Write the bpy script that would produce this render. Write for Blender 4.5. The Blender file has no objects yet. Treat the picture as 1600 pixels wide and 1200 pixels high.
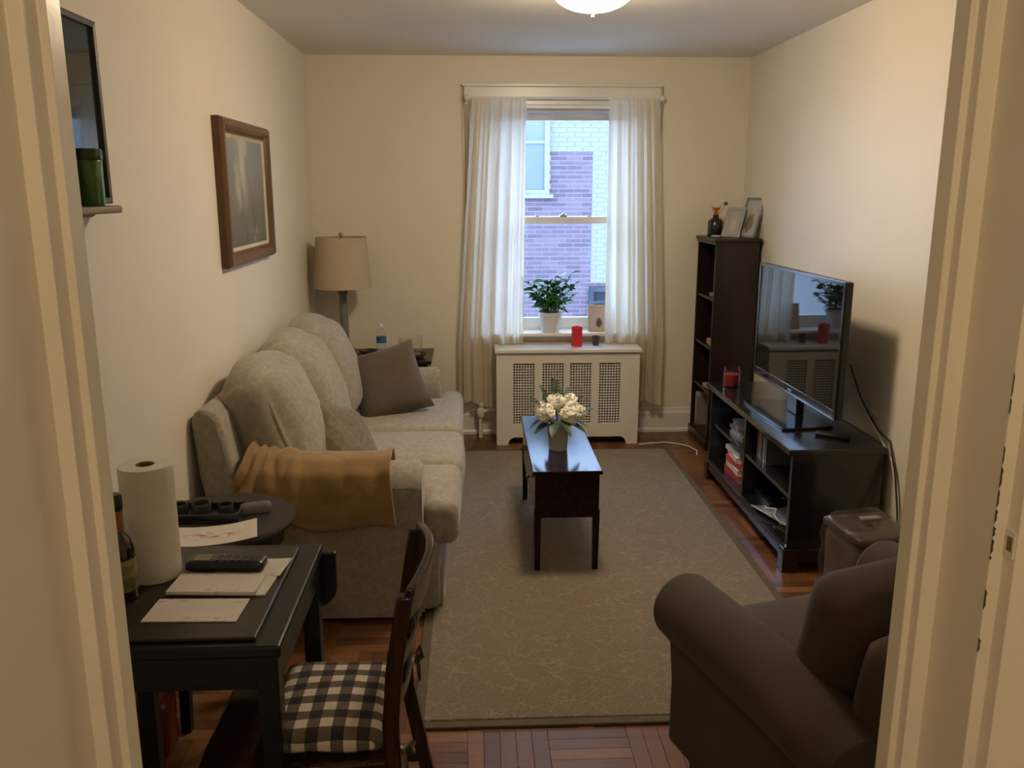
import bpy, math, random
from mathutils import Vector, Matrix, noise as mnoise
random.seed(7)
R = math.radians
scene = bpy.context.scene
COL = scene.collection

# ------------------------------------------------------------------ camera, sky, exposure
cd = bpy.data.cameras.new('camera'); cam = bpy.data.objects.new('camera', cd); COL.objects.link(cam)
cd.sensor_width = 36; cd.lens = 36*1340/1600; cd.clip_start = .02; cd.clip_end = 100
cam.location = (0, 0, 1.67)
cam.rotation_euler = (R(90-12.8), 0, R(-2.62))
scene.camera = cam
w = bpy.data.worlds.new('sky'); scene.world = w; w.use_nodes = True
bg = w.node_tree.nodes['Background']
bg.inputs[0].default_value = (.46, .66, 1.0, 1); bg.inputs[1].default_value = 10.0
vs = scene.view_settings
vs.view_transform = 'Standard'; vs.look = 'None'; vs.exposure = 0.0; vs.gamma = 1.0; vs.use_curve_mapping = False
scene.cycles.use_denoising = True
scene.cycles.max_bounces = 7; scene.cycles.diffuse_bounces = 4; scene.cycles.glossy_bounces = 3; scene.cycles.transparent_max_bounces = 10
scene.cycles.use_adaptive_sampling = True; scene.cycles.adaptive_threshold = .05; scene.cycles.use_light_tree = False
scene.cycles.sample_clamp_indirect = 6
CEIL_EMIT = 98.0
HALL_EMIT = 78.0
WARM = (1.0, .80, .56)

# ------------------------------------------------------------------ mesh helpers
class MB:
    def __init__(s): s.v = []; s.f = []
    def add(s, vs_, fs):
        o = len(s.v); s.v += [tuple(p) for p in vs_]; s.f += [tuple(i+o for i in q) for q in fs]; return s
    def box(s, x0, x1, y0, y1, z0, z1):
        return s.add([(x0,y0,z0),(x1,y0,z0),(x1,y1,z0),(x0,y1,z0),(x0,y0,z1),(x1,y0,z1),(x1,y1,z1),(x0,y1,z1)],
                     [(3,2,1,0),(4,5,6,7),(0,1,5,4),(1,2,6,5),(2,3,7,6),(3,0,4,7)])
    def bar(s, a, b, wx, wy, up=(0,0,1), wx2=None, wy2=None):
        a, b = Vector(a), Vector(b); d = (b-a).normalized(); u = Vector(up)
        if abs(d.dot(u)) > .95: u = Vector((0,1,0))
        r = d.cross(u).normalized(); u = r.cross(d)
        wx2 = wx if wx2 is None else wx2; wy2 = wy if wy2 is None else wy2
        pts = []
        for c, p, q in ((a, wx, wy), (b, wx2, wy2)):
            for i, j in ((-1,-1),(1,-1),(1,1),(-1,1)): pts.append(c + r*i*p/2 + u*j*q/2)
        return s.add(pts, [(3,2,1,0),(4,5,6,7),(0,1,5,4),(1,2,6,5),(2,3,7,6),(3,0,4,7)])
    def lathe(s, prof, n=24, c=(0,0,0), cap0=True, cap1=True):
        o = []
        for r, z in prof:
            for k in range(n):
                a = 2*math.pi*k/n; o.append((c[0]+r*math.cos(a), c[1]+r*math.sin(a), c[2]+z))
        f = []
        for i in range(len(prof)-1):
            for k in range(n):
                k2 = (k+1) % n; f.append((i*n+k, i*n+k2, (i+1)*n+k2, (i+1)*n+k))
        if cap0: f.append(tuple(range(n-1, -1, -1)))
        if cap1: f.append(tuple((len(prof)-1)*n+k for k in range(n)))
        return s.add(o, f)
    def tube(s, pts, r, n=8):
        pts = [Vector(p) for p in pts]; o = []; f = []
        prev = None
        for i, p in enumerate(pts):
            d = (pts[min(i+1, len(pts)-1)] - pts[max(i-1, 0)]).normalized()
            if prev is None:
                u = Vector((0,0,1)) if abs(d.z) < .9 else Vector((1,0,0))
                a = d.cross(u).normalized()
            else:
                a = (prev - d*prev.dot(d)).normalized()
            prev = a; b = d.cross(a)
            rr = r[i] if isinstance(r, (list, tuple)) else r
            for k in range(n):
                t = 2*math.pi*k/n; o.append(p + a*rr*math.cos(t) + b*rr*math.sin(t))
        for i in range(len(pts)-1):
            for k in range(n):
                k2 = (k+1) % n; f.append((i*n+k, i*n+k2, (i+1)*n+k2, (i+1)*n+k))
        f.append(tuple(range(n-1, -1, -1))); f.append(tuple((len(pts)-1)*n+k for k in range(n)))
        return s.add(o, f)
    def prism(s, poly, axis, a, b):
        # poly in the two remaining axes (x,y,z order), extruded along axis from a to b
        n = len(poly); o = []
        for t in (a, b):
            for p, q in poly:
                o.append({'x': (t,p,q), 'y': (p,t,q), 'z': (p,q,t)}[axis])
        f = [tuple(range(n-1,-1,-1)), tuple(range(n, 2*n))]
        for i in range(n): j = (i+1) % n; f.append((i, j, n+j, n+i))
        return s.add(o, f)
    def grid(s, fn, nu, nv, closed_u=False):
        o = [fn(i/(nu if closed_u else nu-1), j/(nv-1)) for j in range(nv) for i in range(nu)]
        f = []
        for j in range(nv-1):
            for i in range(nu if closed_u else nu-1):
                i2 = (i+1) % nu
                f.append((j*nu+i, j*nu+i2, (j+1)*nu+i2, (j+1)*nu+i))
        return s.add(o, f)
    def rbox(s, c, size, r, M=None, n=8, crown=(0,0,0), nz=0, seed=0.0, freq=5):
        # soft cushion: rounded box with bulging faces and slight unevenness
        h = [d/2 for d in size]; c = Vector(c); idx = {}; o = []; f = []
        def vert(p):
            key = tuple(round(q, 5) for q in p)
            if key in idx: return idx[key]
            q = Vector([p[i]*h[i] for i in range(3)])
            inner = Vector([max(-(h[i]-r), min(h[i]-r, q[i])) for i in range(3)])
            d = q - inner
            if d.length > 1e-9: q = inner + d.normalized()*r
            for i in range(3):
                j, k = (i+1) % 3, (i+2) % 3
                if abs(p[i]) > .999:
                    q[i] += math.copysign(crown[i]*(1-p[j]**2)*(1-p[k]**2), p[i])
            if nz:
                q = q + mnoise.noise_vector(q*freq + Vector((seed, seed*1.7, -seed)))*nz
            if M is not None: q = M @ q
            o.append(c+q); idx[key] = len(o)-1; return idx[key]
        lin = [-1+2*i/n for i in range(n+1)]
        # denser near edges
        lin = [math.copysign(1-(1-abs(t))**1.4, t) for t in lin]
        for ax in range(3):
            for sgn in (-1, 1):
                for i in range(n):
                    for j in range(n):
                        q = []
                        for (a, b) in ((i,j),(i+1,j),(i+1,j+1),(i,j+1)):
                            p = [0,0,0]; p[ax] = sgn; p[(ax+1)%3] = lin[a]; p[(ax+2)%3] = lin[b]; q.append(vert(p))
                        f.append(tuple(q if sgn > 0 else q[::-1]))
        return s.add(o, f)
    def pillow(s, c, sx, sz, th, M, n=14, seed=0.0):
        # square scatter cushion in the local xz plane, thickness along y
        def side(sg):
            def fn(u, v):
                a, b = 2*u-1, 2*v-1
                pinch = 1 - .07*(1-a*a)*(b*b) ; pin2 = 1 - .07*(1-b*b)*(a*a)
                t = th/2*(max(0,1-a**4)**.55)*(max(0,1-b**4)**.55)
                p = Vector((a*sx/2*pin2, sg*t, b*sz/2*pinch))
                p.y += mnoise.noise(p*9+Vector((seed,sg,0)))*.006*(1-a*a)*(1-b*b)
                return Vector(c) + M @ p
            return fn
        s.grid(side(-1), n, n); o = len(s.f)
        m2 = MB(); m2.grid(side(1), n, n); s.add(m2.v, [q[::-1] for q in m2.f]); return s
    def shift(s, d): s.v = [(p[0]+d[0], p[1]+d[1], p[2]+d[2]) for p in s.v]; return s
    def xf(s, M): s.v = [tuple(M @ Vector(p)) for p in s.v]; return s
    def mesh(s, name, mat, smooth=False, angle=40):
        me = bpy.data.meshes.new(name); me.from_pydata(s.v, [], s.f); me.validate(); me.update()
        if mat: me.materials.append(mat)
        if smooth:
            me.polygons.foreach_set('use_smooth', [True]*len(me.polygons))
            me.set_sharp_from_angle(angle=R(angle))
        return me

def link(name, me, parent=None, loc=(0,0,0), rot=(0,0,0)):
    o = bpy.data.objects.new(name, me); COL.objects.link(o); o.location = loc; o.rotation_euler = rot
    if parent is not None: o.parent = parent
    return o
def bevel(o, wd, seg=2):
    m = o.modifiers.new('bevel', 'BEVEL'); m.width = wd; m.segments = seg; m.limit_method = 'ANGLE'; m.angle_limit = R(35)
    return o
def tag(o, label, cat, group=None, kind=None):
    o['label'] = label; o['category'] = cat
    if group: o['group'] = group
    if kind: o['kind'] = kind
    return o
def thing(name, label, cat, loc=(0,0,0), rz=0, group=None):
    o = bpy.data.objects.new(name, None); COL.objects.link(o); o.empty_display_size = .05
    o.location = loc; o.rotation_euler = (0,0,rz); return tag(o, label, cat, group)
def part(name, mb, mat, parent, smooth=False, bev=0, world=False, angle=40, weld=False):
    # world=True: mb is in world coordinates and the (unrotated) owner's place is taken off
    if world:
        l = Vector((0,0,0)); p = parent
        while p is not None: l += p.location; p = p.parent
        mb.shift(-l)
    o = link(name, mb.mesh(name, mat, smooth, angle), parent)
    if bev: bevel(o, bev)
    return o
def single(name, mb, mat, label, cat, group=None, kind=None, smooth=False, bev=0, base=None):
    if base is not None: mb.shift((-base[0], -base[1], -base[2]))
    o = link(name, mb.mesh(name, mat, smooth), None, base or (0,0,0))
    if bev: bevel(o, bev)
    return tag(o, label, cat, group, kind)

# ------------------------------------------------------------------ materials
MATS = {}
class NT:
    def __init__(s, name):
        s.m = bpy.data.materials.new(name); s.m.use_nodes = True; s.t = s.m.node_tree
        s.b = s.t.nodes['Principled BSDF']; s.out = s.t.nodes['Material Output']
    def n(s, typ, **kw):
        o = s.t.nodes.new(typ)
        for k, v in kw.items():
            if k in o.inputs.keys() if isinstance(k, str) else False: o.inputs[k].default_value = v
            else: setattr(o, k, v)
        return o
    def l(s, a, b): s.t.links.new(a, b)
    def coord(s, scale=(1,1,1), kind='Object'):
        tc = s.n('ShaderNodeTexCoord'); mp = s.n('ShaderNodeMapping'); mp.inputs['Scale'].default_value = scale
        s.l(tc.outputs[kind], mp.inputs['Vector']); return mp.outputs[0]
    def noise(s, vec, scale, detail=3, rough=.5, dist=0):
        o = s.n('ShaderNodeTexNoise'); o.inputs['Scale'].default_value = scale; o.inputs['Detail'].default_value = detail
        o.inputs['Roughness'].default_value = rough; o.inputs['Distortion'].default_value = dist; s.l(vec, o.inputs['Vector']); return o
    def ramp(s, fac, stops):
        o = s.n('ShaderNodeValToRGB'); el = o.color_ramp.elements
        while len(el) < len(stops): el.new(.5)
        for e, (p, c) in zip(el, stops): e.position = p; e.color = (*c, 1)
        s.l(fac, o.inputs[0]); return o.outputs[0]
    def math(s, op, a, b=None, c=None):
        o = s.n('ShaderNodeMath'); o.operation = op
        for i, x in enumerate((a, b, c)):
            if x is None: continue
            if isinstance(x, (int, float)): o.inputs[i].default_value = x
            else: s.l(x, o.inputs[i])
        return o.outputs[0]
    def mix(s, fac, a, b, mode='MIX'):
        o = s.n('ShaderNodeMix'); o.data_type = 'RGBA'; o.blend_type = mode
        for i, x in ((0, fac), (6, a), (7, b)):
            if isinstance(x, (int, float)): o.inputs[i].default_value = x
            elif isinstance(x, tuple): o.inputs[i].default_value = (*x, 1)
            else: s.l(x, o.inputs[i])
        return o.outputs[2]
    def bump(s, h, strength=.3, dist=.01):
        o = s.n('ShaderNodeBump'); o.inputs['Strength'].default_value = strength; o.inputs['Distance'].default_value = dist
        s.l(h, o.inputs['Height']); s.l(o.outputs[0], s.b.inputs['Normal'])
    def col(s, c):
        if isinstance(c, tuple): s.b.inputs['Base Color'].default_value = (*c, 1)
        else: s.l(c, s.b.inputs['Base Color'])
    def set(s, **kw):
        for k, v in kw.items(): s.b.inputs[{'rough':'Roughness','metal':'Metallic','spec':'Specular IOR Level','coat':'Coat Weight','sheen':'Sheen Weight','trans':'Transmission Weight','ior':'IOR','alpha':'Alpha','crough':'Coat Roughness','sss':'Subsurface Weight'}[k]].default_value = v
        return s

def M(name, c, rough=.6, var=.12, scale=6, bump=0, bscale=60, **kw):
    """plain procedural material: base tone with a slight mottling and fine relief"""
    if name in MATS: return MATS[name]
    t = NT(name); v = t.coord(); nz = t.noise(v, scale, 4)
    lo = tuple(x*(1-var) for x in c); hi = tuple(min(1, x*(1+var)) for x in c)
    t.col(t.ramp(nz.outputs[0], [(.3, lo), (.7, hi)])); t.set(rough=rough, **kw)
    if bump: t.bump(t.noise(v, bscale, 3).outputs[0], bump, .004)
    MATS[name] = t.m; return t.m
def wood(name, c1, c2, rough=.35, axis=0, scale=1, **kw):
    if name in MATS: return MATS[name]
    t = NT(name); sc = [14*scale]*3; sc[axis] = 1.2*scale
    v = t.coord(tuple(sc)); nz = t.noise(v, 3, 6, .6, .6)
    t.col(t.ramp(nz.outputs[0], [(.3, c1), (.72, c2)])); t.set(rough=rough, **kw); t.bump(nz.outputs[0], .06, .002)
    MATS[name] = t.m; return t.m
def glass(name, tint=(1,1,1), refl_rough=.02, ior=1.45, milk=0.0, milk_col=(.8,.8,.8)):
    if name in MATS: return MATS[name]
    t = NT(name); t.t.nodes.remove(t.b)
    tr = t.n('ShaderNodeBsdfTransparent'); tr.inputs[0].default_value = (*tint, 1)
    gl = t.n('ShaderNodeBsdfGlossy'); gl.inputs['Roughness'].default_value = refl_rough
    lw = t.n('ShaderNodeLayerWeight'); lw.inputs[0].default_value = .5; f0 = ((ior-1)/(ior+1))**2
    mx = t.n('ShaderNodeMixShader'); t.l(t.math('MULTIPLY_ADD', t.math('POWER', lw.outputs['Facing'], 5.0), .85, f0), mx.inputs[0])
    if milk:
        df = t.n('ShaderNodeBsdfDiffuse'); df.inputs[0].default_value = (*milk_col, 1)
        m2 = t.n('ShaderNodeMixShader'); m2.inputs[0].default_value = milk; t.l(tr.outputs[0], m2.inputs[1]); t.l(df.outputs[0], m2.inputs[2])
        t.l(m2.outputs[0], mx.inputs[1])
    else: t.l(tr.outputs[0], mx.inputs[1])
    t.l(gl.outputs[0], mx.inputs[2]); t.l(mx.outputs[0], t.out.inputs[0])
    MATS[name] = t.m; return t.m
def emit(name, c, s):
    if name in MATS: return MATS[name]
    t = NT(name); t.col((.9,.9,.88)); t.b.inputs['Emission Color'].default_value = (*c, 1); t.b.inputs['Emission Strength'].default_value = s
    MATS[name] = t.m; return t.m

WALL = M('cream_wall_paint', (.76,.70,.575), .5, .03, 1.5, .12, 90)
CEILM = M('ceiling_paint', (.80,.77,.71), .8, .03, 1.2, .1, 60)
TRIM = M('cream_gloss_trim_paint', (.80,.73,.58), .3, .04, 5, .1, 30)
WHITE = M('white_gloss_paint', (.74,.71,.64), .3, .03, 5, .08, 30)
WINW = M('white_window_paint', (.78,.78,.76), .35, .03, 6)
BLACKW = wood('black_painted_wood', (.006,.006,.007), (.014,.013,.013), .3, 0, spec=.35)
BLACKTOP = wood('black_brown_table_board', (.012,.009,.007), (.03,.022,.016), .4, 0)
ESPRESSO = wood('espresso_wood', (.008,.0035,.003), (.023,.009,.0075), .32, 2)
CTWOOD = wood('dark_cherry_wood', (.009,.0037,.0028), (.024,.009,.0065), .15, 1, spec=.2)
TVWOOD = wood('black_stand_wood', (.007,.007,.008), (.017,.016,.018), .2, 1, coat=.6, crough=.12)
CHAIRW = wood('dark_walnut_gloss', (.012,.006,.004), (.04,.016,.009), .2, 2)
DARKMET = M('dark_metal', (.03,.03,.03), .3, .1, 10, metal=.8)
STEEL = M('brushed_steel', (.55,.55,.54), .3, .08, 20, metal=1.0)
BRASS = M('aged_brass', (.28,.2,.09), .4, .2, 30, metal=1.0)
BLACKPL = M('black_plastic', (.012,.012,.013), .3, .1, 20)
PAPER = M('white_paper', (.72,.68,.62), .8, .03, 12)
def fabric(name, c1, c2, c3, rough=.95, scale=16, sheen=.2):
    t = NT(name); v = t.coord(); d = t.noise(v, 7, 2)
    mixv = t.n('ShaderNodeVectorMath'); mixv.operation = 'MULTIPLY_ADD'; mixv.inputs[1].default_value = (.12,.12,.12)
    t.l(d.outputs['Color'], mixv.inputs[0]); t.l(v, mixv.inputs[2])
    vo = t.n('ShaderNodeTexVoronoi'); vo.feature = 'DISTANCE_TO_EDGE'; vo.inputs['Scale'].default_value = scale; t.l(mixv.outputs[0], vo.inputs['Vector'])
    a = t.ramp(vo.outputs['Distance'], [(.02, c3), (.16, c1)])
    nz = t.noise(v, 26, 4, .7); f2 = t.ramp(nz.outputs[0], [(.42, (0,0,0)), (.6, (1,1,1))])
    t.col(t.mix(t.math('MULTIPLY', f2, .55), a, c2)); t.set(rough=rough, sheen=sheen)
    t.bump(t.noise(v, 160, 2).outputs[0], .35, .003); MATS[name] = t.m; return t.m
SOFA = fabric('beige_brocade', (.30,.265,.21), (.25,.22,.175), (.35,.315,.255), scale=24)
PILB = fabric('taupe_brocade', (.15,.113,.075), (.10,.075,.05), (.19,.15,.10), scale=16)
TAUPE = M('taupe_cotton', (.088,.067,.046), .95, .08, 12, .4, 260, sheen=.2)
TAN = M('golden_tan_fleece', (.26,.155,.055), 1.0, .10, 9, .5, 220, sheen=.4)
CHAIRF = M('brown_microsuede', (.054,.034,.0235), .9, .16, 5, .25, 200, sheen=.08)

# ------------------------------------------------------------------ room shell
XL, XR, YB, YF, ZC = -1.05, 1.815, 5.795, .85, 2.5
def struct(name, mb, mat, label, cat, smooth=False, bev=0):
    return single(name, mb, mat, label, cat, kind='structure', smooth=smooth, bev=bev)

# floor: basket-weave parquet of small planks
def floor_mat():
    t = NT('parquet_oak'); v = t.coord((3,26,26)); oi = t.n('ShaderNodeObjectInfo'); ge = t.n('ShaderNodeNewGeometry')
    r = t.math('FRACT', t.math('ADD', oi.outputs['Random'], ge.outputs['Random Per Island']))
    base = t.ramp(r, [(0, (.095,.036,.014)), (.35, (.14,.055,.021)), (.7, (.18,.076,.029)), (1, (.26,.12,.05))])
    nz = t.noise(v, 3, 6, .65, .4)
    g = t.ramp(nz.outputs[0], [(.25, (.62,.6,.58)), (.75, (1.1,1.1,1.1))])
    t.col(t.mix(1.0, base, g, 'MULTIPLY')); t.set(rough=.36, coat=.08, crough=.2, spec=.4)
    t.bump(nz.outputs[0], .05, .002); MATS['parquet'] = t.m; return t.m
PARQ = floor_mat()
fl = struct('floor', MB().box(XL-.2, XR+.2, -1.7, YB+.3, -.12, -.0125), M('floor_joint_dark', (.02,.01,.006), .8), 'worn basket-weave parquet floor of reddish oak strips around the rug', 'floor')
NS, SW = 5, .05; BL = NS*SW
pl_mesh = {}
for k in range(2):
    dx, dy = (BL/2-.0003, SW/2-.0003) if k == 0 else (SW/2-.0003, BL/2-.0003)
    b = .0008
    mb = MB().add([(-dx,-dy,-.012),(dx,-dy,-.012),(dx,dy,-.012),(-dx,dy,-.012),(-dx,-dy,-b),(dx,-dy,-b),(dx,dy,-b),(-dx,dy,-b),
                   (-dx+b,-dy+b,0),(dx-b,-dy+b,0),(dx-b,dy-b,0),(-dx+b,dy-b,0)],
                  [(0,1,5,4),(1,2,6,5),(2,3,7,6),(3,0,4,7),(4,5,9,8),(5,6,10,9),(6,7,11,10),(7,4,8,11),(8,9,10,11)])
    pl_mesh[k] = (mb, mb.mesh('floor_plank', PARQ))
planks = []
nx0, ny0 = -5, -7
for bi in range(nx0, 10):
    for bj in range(ny0, 25):
        bx, by = -.03 + bi*BL, .90 + bj*BL
        k = (bi+bj) % 2
        for q in range(NS):
            x, y = (bx+BL/2, by+(q+.5)*SW) if k == 0 else (bx+(q+.5)*SW, by+BL/2)
            if not (XL-.02 < x < XR+.02 and -1.5 < y < YB): continue
            planks.append((x, y, k))
def plank_rank(p):
    x, y, k = p
    open_ = (2.28 < y < 2.44 and -.75 < x < .75) or (1.26 < x < 1.45 and 3.0 < y < 5.5) or (5.36 < y < 5.7 and -.2 < x < 1.5) or (2.2 < y < 3.15 and -1.05 < x < -.18) or (1.2 < x < 1.7 and 2.7 < y < 3.6)
    return (0 if open_ else 1, y if y > 2.2 else 50-y)
planks.sort(key=plank_rank)
for x, y, k in planks[:300]:
    link('floor_plank', pl_mesh[k][1], fl, (x, y, 0))
rest = MB()
for x, y, k in planks[300:]:
    m = pl_mesh[k][0]; rest.add([(p[0]+x, p[1]+y, p[2]) for p in m.v], m.f)
o = link('floor_plank_field', rest.mesh('floor_plank_field', PARQ), fl); o['kind'] = 'stuff'

struct('ceiling', MB().box(XL-.2, XR+.2, -1.7, YB+.3, ZC, ZC+.15), CEILM, 'plain off-white ceiling of the living room', 'ceiling')
struct('wall_left', MB().box(XL-.2, XL, YF-.12, YB+.25, 0, ZC), WALL, 'long cream wall behind the sofa and the painting', 'wall')
struct('wall_right', MB().box(XR, XR+.2, YF-.12, YB+.25, 0, ZC), WALL, 'long cream wall behind the television', 'wall')
WX0, WX1, WZ0, WZ1 = .10, 1.08, .70, 2.20
mb = MB()
mb.box(XL, WX0, YB, YB+.25, 0, ZC).box(WX1, XR, YB, YB+.25, 0, ZC).box(WX0, WX1, YB, YB+.25, 0, WZ0).box(WX0, WX1, YB, YB+.25, WZ1, ZC)
struct('wall_back', mb, WALL, 'cream end wall with the window in it', 'wall')
# door wall with opening
mb = MB()
mb.box(XL, -.44, YF-.12, YF-.005, 0, ZC).box(.54, XR, YF-.12, YF-.005, 0, ZC).box(-.44, .54, YF-.12, YF-.005, 2.08, ZC)
struct('wall_front', mb, WALL, 'cream wall pierced by the doorway nearest the viewer', 'wall')
# hallway behind the viewer
HX0, HX1, HY0 = -1.05, 1.15, -1.5
struct('wall_hall_left', MB().box(HX0-.1, HX0, HY0, YF-.12, 0, ZC), WALL, 'cream hallway wall on the left of the viewer', 'wall')
struct('wall_hall_right', MB().box(HX1, HX1+.1, HY0, YF-.12, 0, ZC), WALL, 'cream hallway wall on the right of the viewer', 'wall')
struct('wall_hall_back', MB().box(HX0-.1, HX1+.1, HY0-.1, HY0, 0, ZC), WALL, 'cream hallway wall behind the viewer', 'wall')
# baseboards
def baseboard(name, prof, axis, a, b, label):
    struct(name, MB().prism(prof, axis, a, b), WHITE, label, 'baseboard')
def bprof(x, s): return [(x, 0), (x+s*.022, 0), (x+s*.022, .02), (x+s*.016, .03), (x+s*.016, .135), (x+s*.01, .15), (x+s*.006, .17), (x, .175)]
baseboard('baseboard_back', bprof(YB, -1), 'x', XL+.03, XR-.03, 'tall white moulded baseboard under the window wall')
baseboard('baseboard_left', bprof(XL, 1), 'y', YF+.02, YB, 'white moulded baseboard along the sofa wall')
baseboard('baseboard_right', bprof(XR, -1), 'y', YF+.02, YB, 'white moulded baseboard along the television wall')
# doorway jambs: stepped plan profile extruded upward
LJ = [(-.370,.85),(-.370,.821),(-.378,.821),(-.378,.796),(-.393,.796),(-.393,.60),(-.50,.60),(-.50,.85)]
RJ = [(.459,.85),(.459,.823),(.466,.823),(.466,.808),(.483,.808),(.483,.728),(.495,.728),(.495,.710),(.499,.710),(.61,.708),(.61,.85)]
struct('trim_1', MB().prism(LJ, 'z', 0, 2.1), TRIM, 'cream painted doorframe with stepped moulding at the left edge', 'door frame', bev=.0012)
tr2 = struct('trim_2', MB().prism(RJ[::-1], 'z', 0, 2.1), TRIM, 'cream painted doorframe with latch hole at the right edge', 'door frame', bev=.0012)
struct('trim_3', MB().box(-.5, .61, .60, .85, 2.02, 2.12), TRIM, 'cream painted door head above the viewer', 'door frame')
sp = MB().box(.4935, .4949, .7125, .7255, 1.337, 1.363); part('strike_plate', sp, TRIM, tr2)
sp = MB().box(.4930, .4938, .7155, .7225, 1.343, 1.357); part('latch_hole', sp, BRASS, tr2)
CHIP = M('bare_dark_wood', (.07,.05,.03), .8); rc_ = random.Random(5); zc_ = 1.235
while zc_ < 1.505:
    l_ = rc_.uniform(.003, .022); d_ = rc_.uniform(.0004, .0016)
    part('paint_chip', MB().prism([(.4825,zc_),(.4829+d_,zc_+l_*.2),(.4829+d_*.6,zc_+l_*.6),(.4829+d_*1.2,zc_+l_*.8),(.4825,zc_+l_)], 'y', .7274, .7284), CHIP, tr2)
    zc_ += l_ + rc_.choice((.002, .004, .03))

# ------------------------------------------------------------------ window
win = struct('window_1', MB().box(WX0-.13, WX0, YB-.03, YB, .66, WZ1).box(WX1, WX1+.13, YB-.03, YB, .66, WZ1).box(WX0-.145, WX1+.145, YB-.03, YB, WZ1, 2.31).box(WX0-.155, WX1+.155, YB-.05, YB, 2.31, 2.328), WHITE, 'tall white double-hung sash window between cream curtains', 'window', bev=.003)
part('reveal', MB().box(WX0, WX0+.02, YB-.01, YB+.24, WZ0, WZ1).box(WX1-.02, WX1, YB-.01, YB+.24, WZ0, WZ1).box(WX0, WX1, YB-.01, YB+.24, WZ1-.02, WZ1).box(WX0, WX1, YB+.06, YB+.26, WZ0-.02, WZ0+.03), WINW, win)
part('window_sill', MB().box(WX0-.06, WX1+.06, YB-.10, YB+.1, .70, .722), WHITE, win, bev=.004)
part('apron', MB().box(WX0-.02, WX1+.02, YB-.018, YB, .60, .70), WHITE, win)
GL = glass('window_glass', (.97,.98,1.0))
def sash(z0, z1, y, top, bot, name):
    x0, x1 = WX0+.02, WX1-.02
    s_ = part(name, MB().box(x0, x0+.045, y-.018, y+.018, z0, z1).box(x1-.045, x1, y-.018, y+.018, z0, z1).box(x0+.045, x1-.045, y-.018, y+.018, z1-top, z1).box(x0+.045, x1-.045, y-.018, y+.018, z0, z0+bot), WINW, win, bev=.003)
    part('pane', MB().box(x0+.04, x1-.04, y-.002, y+.002, z0+bot-.005, z1-top+.005), GL, s_)
    return s_
sash(1.445, 2.18, YB+.135, .05, .045, 'upper_sash')
ls = sash(.73, 1.488, YB+.09, .045, .075, 'lower_sash')
part('sash_lock', MB().box(.59, .64, YB+.065, YB+.10, 1.489, 1.502).box(.605, .625, YB+.06, YB+.085, 1.502, 1.512), STEEL, ls, bev=.003)
for x in (.44, .79): part('tilt_latch', MB().box(x-.012, x+.012, YB+.075, YB+.095, 1.489, 1.496), STEEL, ls)
part('head_track', MB().box(WX0+.02, WX1-.02, YB+.04, YB+.075, 2.155, 2.18).box(WX0+.02, WX1-.02, YB+.045, YB+.07, 2.11, 2.14), M('grey_vinyl', (.45,.46,.47), .4), win)

# outside: brick house across the yard
BR = NT('purple_red_brick'); oi = BR.n('ShaderNodeObjectInfo'); ge = BR.n('ShaderNodeNewGeometry')
r_ = BR.math('FRACT', BR.math('ADD', oi.outputs['Random'], ge.outputs['Random Per Island']))
BR.col(BR.ramp(r_, [(0, (.088,.060,.080)), (.5, (.112,.072,.096)), (1, (.135,.095,.12))])); BR.set(rough=.9); BR = BR.m
BRP = M('pale_brick', (.20,.205,.20), .85, .06, 8)  # paler bricks for the upper wall and a strip to the right
MORT = M('pale_mortar', (.27,.262,.285), .95, .05, 10)
OY = 12.0
HX = .33
wo = struct('wall_outside', MB().box(HX, 6.5, OY+.03, OY+6, -1.6, 3.05), MORT, 'purplish red brick house wall seen through the window', 'wall')
bw, bh, px_, pz_ = .205, .050, .215, .0615
def bmesh_(): return MB().box(-.5, .5, -.012, .03, -bh/2, bh/2)
bm_r = bmesh_().mesh('brick', BR); bm_p = bmesh_().mesh('brick', BRP)
NW = [(.46, 1.06, 1.57, 3.0), (1.63, 2.35, -.15, .33)]
PALE_X = 1.655
def pale(x, z): return z > 2.19 or (x > PALE_X and z > .36)
WTOP = 3.05
bricks = []          # (centre x, centre z, width)
row = 0; z = -1.55
while z < WTOP - .1:
    cuts = [PALE_X] if .36 < z < 2.19 else []
    holes = [(a, b) for a, b, c, d in NW if c-.02 < z < d+.02]
    x = HX + bw/2 + .004 - (px_/2 if row % 2 else 0)
    while x < 6.4:
        segs = [(max(x-bw/2, HX+.002), x+bw/2)]
        for c in cuts: segs = [t for p, q in segs for t in (((p, c-.005), (c+.005, q)) if p < c < q else ((p, q),))]
        for h0, h1 in holes: segs = [t for p, q in segs for t in ((p, min(q, h0-.005)), (max(p, h1+.005), q)) if t[1]-t[0] > .02]
        for p, q in segs:
            if q-p > .02: bricks.append(((p+q)/2, z, q-p))
        x += px_
    row += 1; z += pz_
bricks.sort(key=lambda p: (0 if (.55 < p[0] < 2.0 and -.32 < p[1] < 2.75) else 1, abs(p[0]-1.28) + .2*abs(p[1]-1.2)))
for x, z, w_ in bricks[:300]: link('brick', bm_p if pale(x, z) else bm_r, wo, (x, OY+.034, z)).scale = (w_, 1, 1)
rr, rp = MB(), MB()
for x, z, w_ in bricks[300:]: (rp if pale(x, z) else rr).box(x-w_/2, x+w_/2, OY+.022, OY+.06, z-bh/2, z+bh/2)
for nm, m_, mt in (('brick_field', rr, BR), ('pale_brick_field', rp, BRP)):
    o = link(nm, m_.mesh(nm, mt), wo); o['kind'] = 'stuff'
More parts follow.
